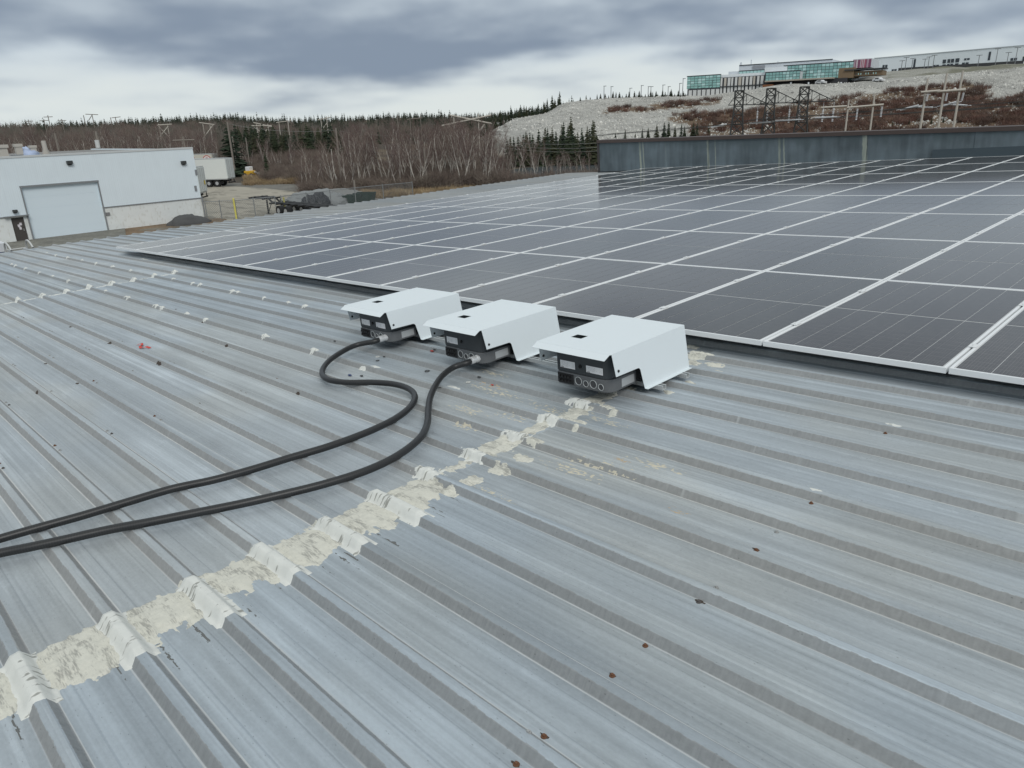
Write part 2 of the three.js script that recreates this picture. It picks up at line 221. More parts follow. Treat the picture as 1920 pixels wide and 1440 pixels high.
// screws with washers along the purlin lines
{
  const sg = new GB().bar([0, 0, 0], [0, 0.0025, 0], 0.0105, 0.009, 10, true).bar([0, 0.0025, 0], [0, 0.0085, 0], 0.0052, 0.0048, 6, true).geo();
  const mats = [std(0.45, 0.45, 0.44, 0.5, 0.6), std(0.16, 0.075, 0.04, 0.85), std(0.10, 0.09, 0.085, 0.8)];
  const put = (u, v, m) => { const q = part('screw', sg, mats[m], roof); q.position.set(u, PAN + liftAt(u) + prof(v), -v); };
  for (const [px, py, m] of [[1148, 1266, 1], [1210, 1210, 1], [1020, 1380, 1], [992, 1388, 0], [968, 1432, 1], [1327, 1101, 0], [1343, 1101, 0], [1310, 1128, 2], [1418, 1031, 1], [1456, 997, 0], [1521, 943, 1], [1660, 812, 1]]) { const [u, v] = roofAt(px, py, PAN + 0.005); put(u, v, m); }
  for (const u of [-2.85, -4.26, -5.62, -6.95, -8.3, -11.1, -12.5, -13.9, -15.3, -16.7]) for (let k = -14; k <= 1; k++) { const v = RIB0 + k * PITCH; put(u + rr(-0.02, 0.02), v + 0.055, rnd() < 0.35 ? 1 : 0); if (rnd() < 0.75) put(u + rr(0.08, 0.13), v + 0.055, rnd() < 0.3 ? 2 : 0); }
  // rust and grit collected around a few of them
  for (const [px, py, a] of [[1310, 1128, 0.022], [1148, 1266, 0.011], [1020, 1380, 0.014], [966, 1434, 0.012], [1418, 1031, 0.013], [145, 719, 0.028], [205, 644, 0.03], [132, 613, 0.028], [298, 683, 0.034], [425, 650, 0.022], [85, 682, 0.02], [70, 738, 0.022], [330, 580, 0.024], [380, 605, 0.022], [560, 740, 0.018]]) { const [u, v] = roofAt(px, py, PAN); blob('grit', std(0.07, 0.055, 0.045, 0.95), u, v, a * 1.3, a * 0.5, 0.004, 0.0032); }
}
// ---------------------------------------------------------------- solar panels
const PW = 1.154, PL = 2.27, PANEL_W = 1.139, PANEL_L = 2.260;
const ORD = ['', 'first', 'second', 'third', 'fourth', 'fifth', 'sixth', 'seventh', 'eighth', 'ninth', 'tenth', 'eleventh', 'twelfth', 'thirteenth', 'fourteenth', 'fifteenth', 'sixteenth', 'seventeenth'];
{
  const lip = 0.017, hw = PANEL_W / 2;
  const fr = new GB(); fr.box(-hw, -hw + lip, -0.035, 0, -PANEL_L, 0).box(hw - lip, hw, -0.035, 0, -PANEL_L, 0).box(-hw + lip, hw - lip, -0.035, 0, -lip, 0).box(-hw + lip, hw - lip, -0.035, 0, -PANEL_L, -PANEL_L + lip);
  const frameG = fr.geo(), M_FRAME = std(0.84, 0.855, 0.86, 0.45);
  const backG = new GB().box(-hw + lip, hw - lip, -0.006, -0.0032, -PANEL_L + lip, -lip).geo();
  // half-cut cells: fine busbars along the string and a thin gap between cells
  const cellTex = texture(128, 1024, (i, j, o) => { const x = i / 128, y = j / 1024 * 12, fy = y % 1; let r = 0.062, g = 0.057, b = 0.054; const k = 1 + 0.25 * (vn(x * 6, y * 3) - 0.5); r *= k; g *= k; b *= k; if ((x * 10 + 0.5) % 1 < 0.09) { r += 0.06; g += 0.057; b += 0.053; } if (fy < 0.022 || fy > 0.978) { r = 0.115; g = 0.108; b = 0.10; } if ((j % 4) === 0) { r += 0.010; g += 0.009; b += 0.009; } o[0] = r; o[1] = g; o[2] = b; });
  cellTex.anisotropy = 8;
  const glassy = { roughness: 0.13, metalness: 0, ior: 1.5 };
  const M_CELL = [1, 1.12, 0.9].map((k, n) => new THREE.MeshPhysicalMaterial({ map: cellTex, color: lin(k, k * (n === 2 ? 1.02 : 0.99), k), ...glassy }));
  const M_BACK = new THREE.MeshPhysicalMaterial({ color: lin(0.62, 0.62, 0.61), ...glassy });
  const cw = (PANEL_W - 2 * lip - 0.016) / 6, ch = (PANEL_L - 2 * lip - 0.016 - 0.016) / 2;
  const strG = new GB().quad([-cw / 2 + 0.002, -0.0022, ch / 2], [cw / 2 - 0.002, -0.0022, ch / 2], [cw / 2 - 0.002, -0.0022, -ch / 2], [-cw / 2 + 0.002, -0.0022, -ch / 2], [0, 0, 1, 0, 1, 1, 0, 1]).geo();
  const farTex = texture(512, 512, (i, j, o) => { const x = i / 512 * 6, y = j / 512 * 12; const e = (x % 1 < 0.02 || y % 1 < 0.025) ? 0.06 : 0; o[0] = 0.06 + e; o[1] = 0.056 + e; o[2] = 0.054 + e; });
  const M_FAR = new THREE.MeshPhysicalMaterial({ map: farTex, ...glassy });
  const halfG = new GB().quad([-3 * cw, -0.0022, ch / 2], [3 * cw, -0.0022, ch / 2], [3 * cw, -0.0022, -ch / 2], [-3 * cw, -0.0022, -ch / 2], [0, 0, 1, 0, 1, 1, 0, 1]).geo();
  for (let r = 0; r < 8; r++) for (let c = -12; c <= 4; c++) {
    const u = (c + 0.5) * PW, v = r * PL + 0.005, q = toPx(roofW(c * PW, (r + 0.9) * PL, 0)); if (q[2] < 1 || q[0] > 2800) continue;
    const n = c + 13, rowName = r === 0 ? 'front row nearest the inverters' : r === 7 ? 'back row against the dark wall' : ORD[r + 1] + ' row from the front';
    const t = roofThing('solar_module', `silver-framed dark solar panel, ${n === 1 ? 'leftmost' : ORD[n] + ' from the left'}, in the ${rowName}`, 'solar panel', u, v, rr(-0.0015, 0.0015), 'solar panels in the roof array');
    part('frame', frameG, M_FRAME, t); part('backsheet', backG, M_BACK, t);
    const near = r < 4 && q[0] > 300, mat = M_CELL[(c * 7 + r * 3 + 99) % 3];
    for (const s of [0, 1]) { const z = -(lip + 0.008 + ch / 2 + s * (ch + 0.016)); if (near) for (let k = 0; k < 6; k++) { const m = part('cell_string', strG, mat, t); m.position.set((k - 2.5) * cw, 0, z); } else { const m = part('cell_field', halfG, M_FAR, t); m.position.set(0, 0, z); } }
  }
  // rails along the rows with the clamps that hold the panels down
  const M_RAIL = std(0.55, 0.56, 0.57, 0.45, 0.6), M_CLAMP = std(0.78, 0.79, 0.79, 0.5), clampG = new GB().box(-0.024, 0.024, 0.0022, 0.007, -0.035, 0.035).bar([0, 0.006, 0], [0, 0.014, 0], 0.007, 0.007, 6, true).geo(), footG = new GB().box(-0.02, 0.02, 0, 0.006, -0.03, 0.03).box(-0.02, 0.02, 0.006, 0.045, -0.004, 0.002).geo();
  for (let r = 0; r < 8; r++) for (const s of [0, 1]) {
    const v = Math.round((r * PL + (s ? 0.78 : 0.22) * PL - RIB0) / PITCH) * PITCH + RIB0, c1 = r < 3 ? 4 : r < 5 ? 3 : 2, u0 = -12 * PW - 0.05, u1 = c1 * PW;
    const t = roofThing('mounting_rail', `aluminium mounting rail and clamps under the ${r === 0 ? 'front' : r === 7 ? 'back' : ORD[r + 1]} panel row, ${s ? 'farther' : 'nearer'} of its two rails`, 'mounting rail', u0, v, 0, 'mounting rails under the solar panels');
    part('rail', boxG(0, u1 - u0, -0.083, -0.0355, -0.02, 0.02), M_RAIL, t);
    for (let c = -11; c <= c1; c++) { const m = part('clamp', clampG, M_CLAMP, t); m.position.x = c * PW - u0; }
    const e = part('clamp', clampG, M_CLAMP, t); e.position.x = -12 * PW - u0 - 0.008;
    for (let k = 0; k * 1.6 < u1 - u0; k++) { const m = part('foot', footG, M_RAIL, t); m.position.set(0.1 + k * 1.6, PAN + RIB_H, 0.022); }
  }
}

// ---------------------------------------------------------------- inverters under white covers, on two struts
const M_WHITE = std(0.775, 0.83, 0.85, 0.5), M_DARK = std(0.042, 0.048, 0.053, 0.5), M_GREY = std(0.125, 0.13, 0.135, 0.55), M_BLACK = std(0.014, 0.014, 0.015, 0.55), M_ZINC = std(0.58, 0.60, 0.60, 0.45, 0.3), M_FIT = std(0.80, 0.80, 0.80, 0.3, 0.45);
const extrude = (pts, depth, hole) => { const s = new THREE.Shape(pts.map(p => new THREE.Vector2(...p))); if (hole) s.holes.push(new THREE.Path(hole.map(p => new THREE.Vector2(...p)))); return new THREE.ExtrudeGeometry(s, { depth, bevelEnabled: false }); };
const plain = g => { const q = g.index ? g.toNonIndexed() : g; for (const k of Object.keys(q.attributes)) if (!['position', 'normal', 'uv'].includes(k)) q.deleteAttribute(k); return q; };
const merge = list => mergeGeometries(list.map(plain));
function roundRect(x0, x1, z0, z1, r, n = 6, only) { const o = []; const cs = [[x1 - r, z1 - r, 0], [x0 + r, z1 - r, 1], [x0 + r, z0 + r, 2], [x1 - r, z0 + r, 3]]; for (const [cx, cz, q] of cs) { const s = only && !only.includes(q) ? 0.25 : 1, R = r * s, ox = cx + (q === 0 || q === 3 ? r - R : R - r), oz = cz + (q < 2 ? r - R : R - r); for (let k = 0; k <= n; k++) { const a = (q + k / n) * Math.PI / 2; o.push([ox + R * Math.cos(a), oz + R * Math.sin(a)]); } } return o; }
// horizontal slab with a rounded outline: x across, z towards the front
const slab = (pts, y0, y1, bev = 0) => { const s = new THREE.Shape(pts.map(p => new THREE.Vector2(p[0], -p[1])).reverse()); const g = new THREE.ExtrudeGeometry(s, { depth: y1 - y0 - 2 * bev, bevelEnabled: bev > 0, bevelSize: bev, bevelThickness: bev, bevelOffset: -bev, bevelSegments: 2 }); g.rotateX(-Math.PI / 2); g.translate(0, y0 + bev, 0); return g; };
{
  const labelTex = texture(256, 96, (i, j, o) => { let k = 0.78; const row = Math.floor(j / 9), inL = i > 14 && i < 120 + 60 * hsh(row, 3), inR = i > 200 && i < 246; if ((j % 9) < 4 && row > 1 && row < 9 && (inL || inR) && hsh(Math.floor(i / 5), row) > 0.35) k = 0.52; if (j > 78 && i < 60 && i > 12) k = 0.4; o[0] = k; o[1] = k; o[2] = k * 1.01; });
  const M_LABEL = new THREE.MeshStandardMaterial({ map: labelTex, roughness: 0.6 }), M_PLATE = std(0.47, 0.485, 0.49, 0.45, 0.2);
  const hx = 0.302, side = [[-0.405, 0.36], [-0.43, 0.062], [0.078, 0.062], [0.088, 0.10], [0.108, 0.192], [0.116, 0.205], [0.13, 0.211], [0.352, 0.215], [0.376, 0.36]];
  const coverG = () => {
    const L = [];
    for (const s of [-1, 1]) { const g = extrude(side, 0.002); g.rotateY(-Math.PI / 2); g.translate(s * hx + 0.001, 0, 0); const p = g.attributes.position; for (let k = 0; k < p.count; k++) p.setX(k, p.getX(k) + s * (0.36 - p.getY(k)) * 0.075); g.computeVertexNormals(); L.push(g); }
    const top = extrude([[-hx - 0.001, -0.39], [hx + 0.001, -0.39], [hx + 0.001, 0.405], [-hx - 0.001, 0.405]], 0.002, [[-0.175, -0.197], [-0.175, -0.125], [-0.085, -0.125], [-0.085, -0.197]]);
    top.rotateX(-Math.PI / 2); top.translate(0, 0.36, 0); L.push(top);
    const vis = extrude([[-hx + 0.004, 0], [hx - 0.004, 0], [hx - 0.012, -0.052], [-hx - 0.004, -0.052]], 0.002); vis.rotateX(-0.98); vis.translate(0, 0.3602, 0.388); L.push(vis);
    const bx = hx + 0.0224; for (const s of [-1, 1]) L.push(boxG(s > 0 ? bx : -bx - 0.024, s > 0 ? bx + 0.024 : -bx, 0.0605, 0.0625, -0.43, 0.078));
    const back = extrude([[-hx - 0.022, 0.064], [hx + 0.022, 0.064], [hx, 0.359], [-hx, 0.359]], 0.002); back.translate(0, 0, -0.402); const p = back.attributes.position; for (let k = 0; k < p.count; k++) p.setZ(k, p.getZ(k) - (0.36 - p.getY(k)) * 0.082); back.computeVertexNormals(); L.push(back);
    return merge(L);
  };
  const cover = coverG(), cx = 0.022, B = 0.212;
  const housing = slab(roundRect(cx - B, cx + B, -0.36, 0.33, 0.05, 6, [0]), 0.168, 0.325, 0.008), conn = slab(roundRect(cx - B + 0.003, cx + B + 0.012, 0.05, 0.334, 0.075, 8, [0]), 0.083, 0.168, 0.006);
  const fins = new GB(); for (let k = 0; k < 17; k++) fins.box(cx - 0.19 + k * 0.0235, cx - 0.186 + k * 0.0235, 0.085, 0.167, -0.34, 0.04); const finG = fins.geo();
  const ring = r => { const g = new THREE.TorusGeometry(r, 0.0022, 6, 22); return g; };
  const ringBig = ring(0.0265), ringSmall = ring(0.0205), disc = new THREE.CircleGeometry(1, 20), M_RECESS = std(0.06, 0.062, 0.065, 0.7);
  const names = ['leftmost of three, its conduit curling twice', 'middle of three, with one conduit', 'rightmost of three, with open ports'];
  [[-2.895, -0.003], [-1.742, 0], [-0.591, 0.002]].forEach(([u0, dv], n) => {
    const t = roofThing('solar_inverter', `grey inverter under white metal cover, ${names[n]}`, 'inverter', u0, -0.925 + dv, PAN, 'inverters in front of the solar panels');
    const cv = part('cover', cover, M_WHITE, t);
    for (const [x, z] of [[hx + 0.0085, 0.327], [-hx - 0.0085, 0.327]]) { const b = part('bolt', new GB().bar([-0.006, 0, 0], [0.006, 0, 0], 0.0085, 0.0085, 10, true).geo(), M_BLACK, cv); b.position.set(x, 0.246, z); }
    const h = part('housing', housing, M_DARK, t), c = part('connection_box', conn, M_GREY, t); part('heat_sink', finG, M_BLACK, t);
        const lp = (x0, x1, y0, y1) => { const g = new GB().quad([x0, y0, 0.3325], [x1, y0, 0.3325], [x1, y1, 0.3325], [x0, y1, 0.3325], [0, 1, 1, 1, 1, 0, 0, 0]).geo(); return part('label_plate', g, M_LABEL, h); };
    lp(-0.155, -0.03, 0.197, 0.246); if (n !== 1) lp(0.062, 0.196, 0.198, 0.243);
    part('lock', new GB().bar([0.012, 0.226, 0.32], [0.012, 0.226, 0.337], 0.013, 0.012, 14, true).box(0.009, 0.015, 0.216, 0.236, 0.337, 0.341).geo(), M_BLACK, h);
    part('side_plate', boxG(cx + B + 0.0125, cx + B + 0.0145, 0.098, 0.152, 0.085, 0.215), M_PLATE, c);
    [[-0.005, 0.127, 1], [0.056, 0.119, 0], [0.117, 0.127, 1], [0.178, 0.119, 0]].forEach(([x, y, big], k) => { if (n < 2 && k === 3) return; const g = part('port', big ? ringBig : ringSmall, M_ZINC, c); g.position.set(x, y, 0.3355); const d = part('port_plug', disc, M_RECESS, g); d.scale.setScalar(big ? 0.0262 : 0.0202); d.position.z = -0.0008; });
    const dc = new GB(); for (let k = 0; k < 4; k++) for (let q = 0; q < 2; q++) dc.bar([-0.155 + k * 0.026, 0.112 + q * 0.03, 0.325], [-0.155 + k * 0.026, 0.112 + q * 0.03, 0.352], 0.009, 0.008, 8, true);
    dc.box(-0.178, -0.045, 0.094, 0.16, 0.333, 0.3375); part('cable_entry', dc.geo(), M_BLACK, c);
  });
  // the two steel struts beneath them
  for (const [n, v, l] of [[0, -0.885, 'front'], [1, -0.61, 'rear']]) {
    const t = roofThing('support_strut', `galvanised steel channel strut beneath the inverters, ${l} of the two`, 'strut', -3.32, v, PAN + RIB_H, 'struts under the inverters'), s = 0.0205, w = 0.003, L = 3.12;
    part('channel', new GB().box(0, L, 0, w, -s, s).box(0, L, w, 0.029, -s, -s + w).box(0, L, w, 0.029, s - w, s).box(0, L, 0.0265, 0.029, -s + w, -s + 0.01).box(0, L, 0.0265, 0.029, s - 0.01, s - w).geo(), M_ZINC, t);
  }
}
// a loose cable with a metal gland behind the first inverter
{
  const g = thing('panel_cable', 'black cable with metal gland behind the farthest inverter, under the panel edge', 'cable'); const P = [[-2.62, -0.40, -0.02], [-2.55, -0.34, 0.0], [-2.46, -0.25, -0.05], [-2.36, -0.10, -0.11], [-2.2, 0.2, -0.11]].map(q => roofW(...q));
  part('sheath', new THREE.TubeGeometry(new THREE.CatmullRomCurve3(P), 30, 0.014, 8), M_BLACK, g); part('gland', new GB().bar(tri3(P[0]), tri3(P[1]), 0.02, 0.02, 10, true).geo(), M_FIT, g);
}

// ---------------------------------------------------------------- flexible conduits
{
  const hoseTex = texture(8, 64, (i, j, o) => { const k = 0.017 + 0.006 * (j % 16 < 5 ? 1 : 0) + 0.004 * hsh(j, i); o[0] = k; o[1] = k * 1.03; o[2] = k * 1.08; });
  hoseTex.repeat.set(1, 1);
  const M_HOSE = new THREE.MeshStandardMaterial({ map: hoseTex, roughness: 0.42 });
  const run = (label, start, px) => {
    const t = thing('flexible_conduit', label, 'conduit', V3(), undefined, 'black conduits from the inverters'), hub = RIB_H + PAN + 0.021;
    const P = [roofW(start[0], start[1] - 0.045, start[2]), roofW(start[0], start[1] - 0.11, start[2] - 0.006)];
    px.forEach(([x, y], k) => { const f = clamp((k + 1) / 4); const q = roofAt(x, y, lerp(start[2] - 0.01, hub, f)); P.push(roofW(...q)); });
    const c = new THREE.CatmullRomCurve3(P, false, 'centripetal'), L = c.getLength();
    const g = new THREE.TubeGeometry(c, 420, 0.021, 12); part('hose', g, M_HOSE, t); hoseTex.repeat.set(1, 1); const uv = g.attributes.uv; for (let k = 0; k < uv.count; k++) uv.setXY(k, uv.getY(k), uv.getX(k) * L * 22);
    const fa = (a, b, r, n = 14) => new GB().bar(tri3(roofW(start[0], start[1] - a, start[2])), tri3(roofW(start[0], start[1] - b, start[2])), r, r, n, true).geo();
    part('fitting', merge([fa(-0.005, 0.016, 0.029, 8), fa(0.016, 0.042, 0.0245), fa(0.042, 0.064, 0.0285, 8), fa(0.064, 0.078, 0.0255)]), M_FIT, t);
  };
  run('black flexible conduit with silver fitting, looping from the farthest inverter', [-2.895 + 0.178, -1.255, -0.038], [[668, 647], [634, 664], [611, 683], [604, 700], [616, 712], [650, 717], [700, 717], [742, 721], [768, 730], [778, 744], [770, 762], [746, 782], [710, 801], [664, 820], [610, 839], [545, 858], [470, 881], [400, 900], [325, 916], [240, 941], [150, 968], [70, 990], [0, 1010], [-140, 1052], [-300, 1105], [-560, 1195], [-900, 1320]]);
  run('black flexible conduit with silver fitting, bending from the middle inverter', [-1.742 + 0.178, -1.252, -0.038], [[852, 688], [832, 702], [818, 720], [807, 744], [803, 770], [801, 795], [790, 818], [765, 841], [728, 864], [680, 885], [610, 907], [530, 927], [450, 945], [370, 961], [285, 978], [200, 994], [120, 1012], [60, 1025], [0, 1037], [-140, 1072], [-300, 1120], [-560, 1205], [-900, 1330]]);
}

// ---------------------------------------------------------------- small litter left on the roof
{
  const [u, v] = roofAt(270, 650, PAN);
  const t = roofThing('red_tape_scrap', 'torn strip of red tape lying on the roof left of the conduits', 'tape', u, v, PAN + 0.001); const g = new GB(); let a = [-0.12, 0.004, 0.02]; for (let k = 1; k <= 6; k++) { const b = [-0.12 + k * 0.045, 0.004 + 0.012 * (k % 2), 0.02 - 0.03 * Math.sin(k * 1.3)]; g.quad([a[0], a[1], a[2] + 0.012], [b[0], b[1], b[2] + 0.012], [b[0], b[1] + 0.006, b[2] - 0.012], [a[0], a[1] + 0.006, a[2] - 0.012]); a = b; } part('strip', g.geo(), std(0.55, 0.06, 0.045, 0.6, 0, { side: THREE.DoubleSide }), t);
  const wash = (px, py, r, m, l, name = 'loose_washer') => { const [a, b] = roofAt(px, py, PAN + 0.004); const q = roofThing(name, l, 'washer', a, b, PAN + prof(b) + 0.005); const T = new THREE.TorusGeometry(r, r * 0.3, 6, 18); T.rotateX(Math.PI / 2); T.scale(1, 0.5, 1); part('ring', T, m, q); };
  const Wm = std(0.7, 0.7, 0.66, 0.6), Dm = std(0.05, 0.05, 0.05, 0.6);
  wash(708, 669, 0.014, Wm, 'white plastic ring left below the farthest inverter'); wash(878, 717, 0.014, Wm, 'white plastic ring beside the conduit of the middle inverter'); wash(801, 696, 0.016, Dm, 'dark rubber ring between the two conduits, farther one'); wash(824, 732, 0.016, Dm, 'dark rubber ring just right of the middle conduit'); wash(708, 676, 0.012, Dm, 'small dark rubber ring below the farthest inverter');
  const chip = (px, py, s, m, l) => { const [a, b] = roofAt(px, py, PAN + 0.004); const q = roofThing('scrap_chip', l, 'scrap', a, b, PAN + prof(b) + 0.002); const g = new THREE.IcosahedronGeometry(s, 0); g.scale(1.5, 0.4, 0.8); g.translate(0, s * 0.35, 0); part('chip', g, m, q); };
  const Rm = std(0.5, 0.06, 0.04, 0.6), Bm = std(0.04, 0.06, 0.16, 0.6);
  chip(810, 659, 0.016, Rm, 'small red plastic scrap between farthest and middle inverter'); chip(815, 659, 0.012, Dm, 'dark scrap touching the red plastic scrap'); chip(923, 722, 0.01, Rm, 'tiny red scrap below the middle inverter'); chip(656, 704, 0.016, Bm, 'dark blue scrap inside the bend of the far conduit'); chip(678, 705, 0.013, Dm, 'black scrap inside the bend of the far conduit'); chip(628, 643, 0.013, Dm, 'black scrap left of the farthest inverter'); chip(720, 669, 0.011, Dm, 'black crumb below the farthest inverter'); chip(899, 713, 0.014, Dm, 'dark crumb right of the middle conduit');
}

// ---------------------------------------------------------------- dark metal-clad wall at the far end of the roof
{
  const V = 18.72, h0 = u => 1.065 - 0.0264 * (u + 16.5), cuts = [-16.5, -14.55, -11.65, -9.05, -6.38, -3.6, -0.8, 2, 5, 9.0];
  const t = roofThing('metal_clad_wall', 'weathered blue-grey metal wall with brown coping behind the solar panels', 'wall', -16.5, V, PAN);
  const wt = texture(2048, 128, (i, j, o) => { const s = i / 2048 * 25.5, y = j / 128; const a = fbm(s * 1.1, y * 1.4 + 3, 4), st = fbm(s * 7 + 20, y * 0.7, 3), g = hsh(i, j); let k = 1 + 0.85 * (a - 0.5) + 0.6 * (st - 0.5) + 0.08 * (g - 0.5); let r = 0.15 * k, gg = 0.186 * k, b = 0.205 * k;
    for (const [c, w, q] of [[1.98, 0.055, 1], [2.12, 0.03, 0.8], [4.82, 0.045, 1], [5.1, 0.022, 0.8], [7.4, 0.05, 0.9], [7.56, 0.03, 0.9], [10.05, 0.085, 0.9], [3.1, 0.02, 0.25]]) { const d = Math.abs(s - c + 0.05 * (y - 0.5) + 0.02 * (vn(y * 9, c * 5) - 0.5)); const m = q * (1 - smooth(w * 0.55, w, d)) * (0.6 + 0.4 * vn(s * 40, y * 5)); r = lerp(r, 0.42, m); gg = lerp(gg, 0.45, m); b = lerp(b, 0.37, m); }
    const top = smooth(0.62, 0.95, y + 0.35 * (vn(s * 3.5, 4) - 0.5) + 0.3 * (vn(s * 11, 9) - 0.5)); r = lerp(r, 0.08, top * 0.5); gg = lerp(gg, 0.11, top * 0.5); b = lerp(b, 0.115, top * 0.5); o[0] = r; o[1] = gg; o[2] = b; });
  const M_WALL = new THREE.MeshStandardMaterial({ map: wt, roughness: 0.55, metalness: 0.2 });
  for (let k = 0; k + 1 < cuts.length; k++) { const a = cuts[k] + 0.004, b = cuts[k + 1] - 0.004, x0 = a + 16.5, x1 = b + 16.5, ya = h0(a) - PAN - 0.1, yb = h0(b) - PAN - 0.1, z = 0.012 * (k % 2), g = new GB();
    g.quad([x0, 0.045, z], [x1, 0.045, z], [x1, yb, z], [x0, ya, z], [x0 / 25.5, 0, x1 / 25.5, 0, x1 / 25.5, 1, x0 / 25.5, 1]).quad([x1, 0.045, -0.3], [x0, 0.045, -0.3], [x0, ya, -0.3], [x1, yb, -0.3]).quad([x1, 0.045, z], [x1, 0.045, -0.3], [x1, yb, -0.3], [x1, yb, z], [0, 0, 0, 0, 0, 1, 0, 1]).quad([x0, 0.045, -0.3], [x0, 0.045, z], [x0, ya, z], [x0, ya, -0.3], [0, 0, 0, 0, 0, 1, 0, 1]); part('wall_panel', g.geo(), M_WALL, t); }
  const M_COP = std(0.085, 0.062, 0.055, 0.6), g = new GB(), ya = h0(-16.5) - PAN, yb = h0(9) - PAN, Q = (x, y, dy, z) => [x, y + dy, z], L = 25.5;
  g.quad(Q(-0.04, ya, -0.11, 0.05), Q(L, yb, -0.11, 0.05), Q(L, yb, 0, 0.05), Q(-0.04, ya, 0, 0.05)).quad(Q(-0.04, ya, 0, 0.05), Q(L, yb, 0, 0.05), Q(L, yb, 0.01, -0.36), Q(-0.04, ya, 0.01, -0.36)).quad(Q(L, yb, -0.11, -0.36), Q(-0.04, ya, -0.11, -0.36), Q(-0.04, ya, 0.01, -0.36), Q(L, yb, 0.01, -0.36)).quad(Q(-0.04, ya, -0.11, -0.36), Q(-0.04, ya, -0.11, 0.05), Q(-0.04, ya, 0, 0.05), Q(-0.04, ya, 0.01, -0.36));
  part('coping', g.geo(), M_COP, t); part('corner_trim', boxG(-0.045, 0.045, 0.03, ya - 0.113, -0.33, 0.028), std(0.06, 0.052, 0.05, 0.6), t);
  part('dark_gap_strip', boxG(-0.05, L, 0.004, 0.043, -0.3, 0.035), M_BLACK, t);  // solid black strip, its colour painting in the dark gap under the wall
  part('patch_plate', new GB().box(9.4 + 2.5, 9.4 + 6.2, 0.10, 0.36, 0.014, 0.02).geo(), std(0.075, 0.10, 0.115, 0.5, 0.2), t);
}
// ---------------------------------------------------------------- terrain: yard level, wooded rise on the left, gravel hill on the right
const horizonY = px => { const a = ray(px, 0).y, b = ray(px, 400).y; return 400 * a / (a - b); };
const azOf = px => { const r = ray(px, horizonY(px)); return Math.atan2(r.x, -r.z); };
const G0 = GROUND;
const COLS = [
  [-900, [[140, G0], [300, -4], [520, 1], [900, -4]]], [-100, [[150, G0], [300, -2.5], [520, 5], [900, -4]]], [200, [[150, G0], [280, -3], [520, 4.5], [900, -4]]],
  [330, [[150, G0], [260, -4], [400, 1], [540, 6], [900, -4]]], [430, [[150, G0], [260, -4], [400, 1], [540, 6.6], [900, -4]]], [530, [[150, G0], [260, -4.5], [400, -1], [540, 2.5], [900, -4]]], [660, [[140, G0], [250, -5], [420, -1], [540, 4.3], [900, -4]]], [830, [[140, G0], [250, -5.5], [420, -1], [540, 3.5], [900, -4]]],
  [905, [[150, G0], [230, -5.5], [430, -1], [540, 2], [900, -2]]], [925, [[160, G0], [175, 'p255'], [230, 'p247'], [300, 'p243'], [540, 2], [900, -2]]], [970, [[160, G0], [175, 'p262'], [215, 'p238'], [245, 'p223'], [300, 'p222'], [540, 3], [900, 0]]],
  [1020, [[150, G0], [172, 'p264'], [212, 'p233'], [250, 'p215'], [300, 'p214'], [540, 4], [900, 0]]], [1060, [[150, G0], [170, 'p266'], [212, 'p228'], [256, 'p198'], [320, 'p197'], [700, 6]]], [1130, [[150, G0], [170, 'p266'], [215, 'p224'], [260, 'p191'], [320, 'p189'], [700, 8]]],
  [1300, [[150, G0], [165, 'p262'], [200, 'p234'], [230, 'p208'], [262, 'p180'], [340, 'p178'], [700, 9]]], [1500, [[150, G0], [165, 'p258'], [200, 'p226'], [230, 'p196'], [262, 'p163'], [330, 'p162'], [700, 11]]],
  [1640, [[150, G0], [165, 'p252'], [200, 'p217'], [230, 'p187'], [262, 'p151'], [330, 'p141'], [700, 17]]], [1750, [[150, G0], [165, 'p246'], [200, 'p208'], [230, 'p178'], [262, 'p143'], [330, 'p129'], [700, 19]]],
  [1920, [[150, G0], [165, 'p240'], [200, 'p200'], [230, 'p166'], [262, 'p131'], [330, 'p119'], [700, 21]]], [2500, [[150, G0], [165, 'p215'], [200, 'p180'], [262, 'p110'], [330, 'p105'], [700, 22]]],
].map(([px, l]) => ({ az: azOf(px), pts: [[0, G0], ...l.map(([d, y]) => [d, typeof y === 'string' ? at(px, +y.slice(1), d).y : y])] }));
const colY = (c, d) => { const p = c.pts; for (let k = 0; k + 1 < p.length; k++) if (d < p[k + 1][0]) { const t = (d - p[k][0]) / (p[k + 1][0] - p[k][0]); return lerp(p[k][1], p[k + 1][1], t * 0.55 + 0.45 * t * t * (3 - 2 * t)); } return p[p.length - 1][1]; };
function terrainY(x, z) {
  const dx = x - EYE.x, dz = z - EYE.z, d = Math.hypot(dx, dz), az = Math.atan2(dx, -dz); let y;
  if (az <= COLS[0].az) y = colY(COLS[0], d); else if (az >= COLS[COLS.length - 1].az) y = lerp(colY(COLS[COLS.length - 1], d), colY(COLS[0], d), smooth(0.4, 2.6, az)); else { let k = 0; while (az > COLS[k + 1].az) k++; const t = (az - COLS[k].az) / (COLS[k + 1].az - COLS[k].az); y = lerp(colY(COLS[k], d), colY(COLS[k + 1], d), t * t * (3 - 2 * t) * 0.5 + t * 0.5); }
  const far = smooth(150, 190, d); return y + far * ((fbm(x * 0.035 + 4, z * 0.035, 4) - 0.5) * 3.2 + (fbm(x * 0.22, z * 0.22 + 9, 3) - 0.5) * 0.7);
}
function onTerrain(px, py, d0 = 90, d1 = 700) { for (let d = d0; d < d1; d *= 1.004) { const p = at(px, py, d); if (p.y <= terrainY(p.x, p.z)) return V3(p.x, terrainY(p.x, p.z), p.z); } return null; }
const ground = (px, d) => { const p = at(px, horizonY(px), d); p.y = terrainY(p.x, p.z); return p; };
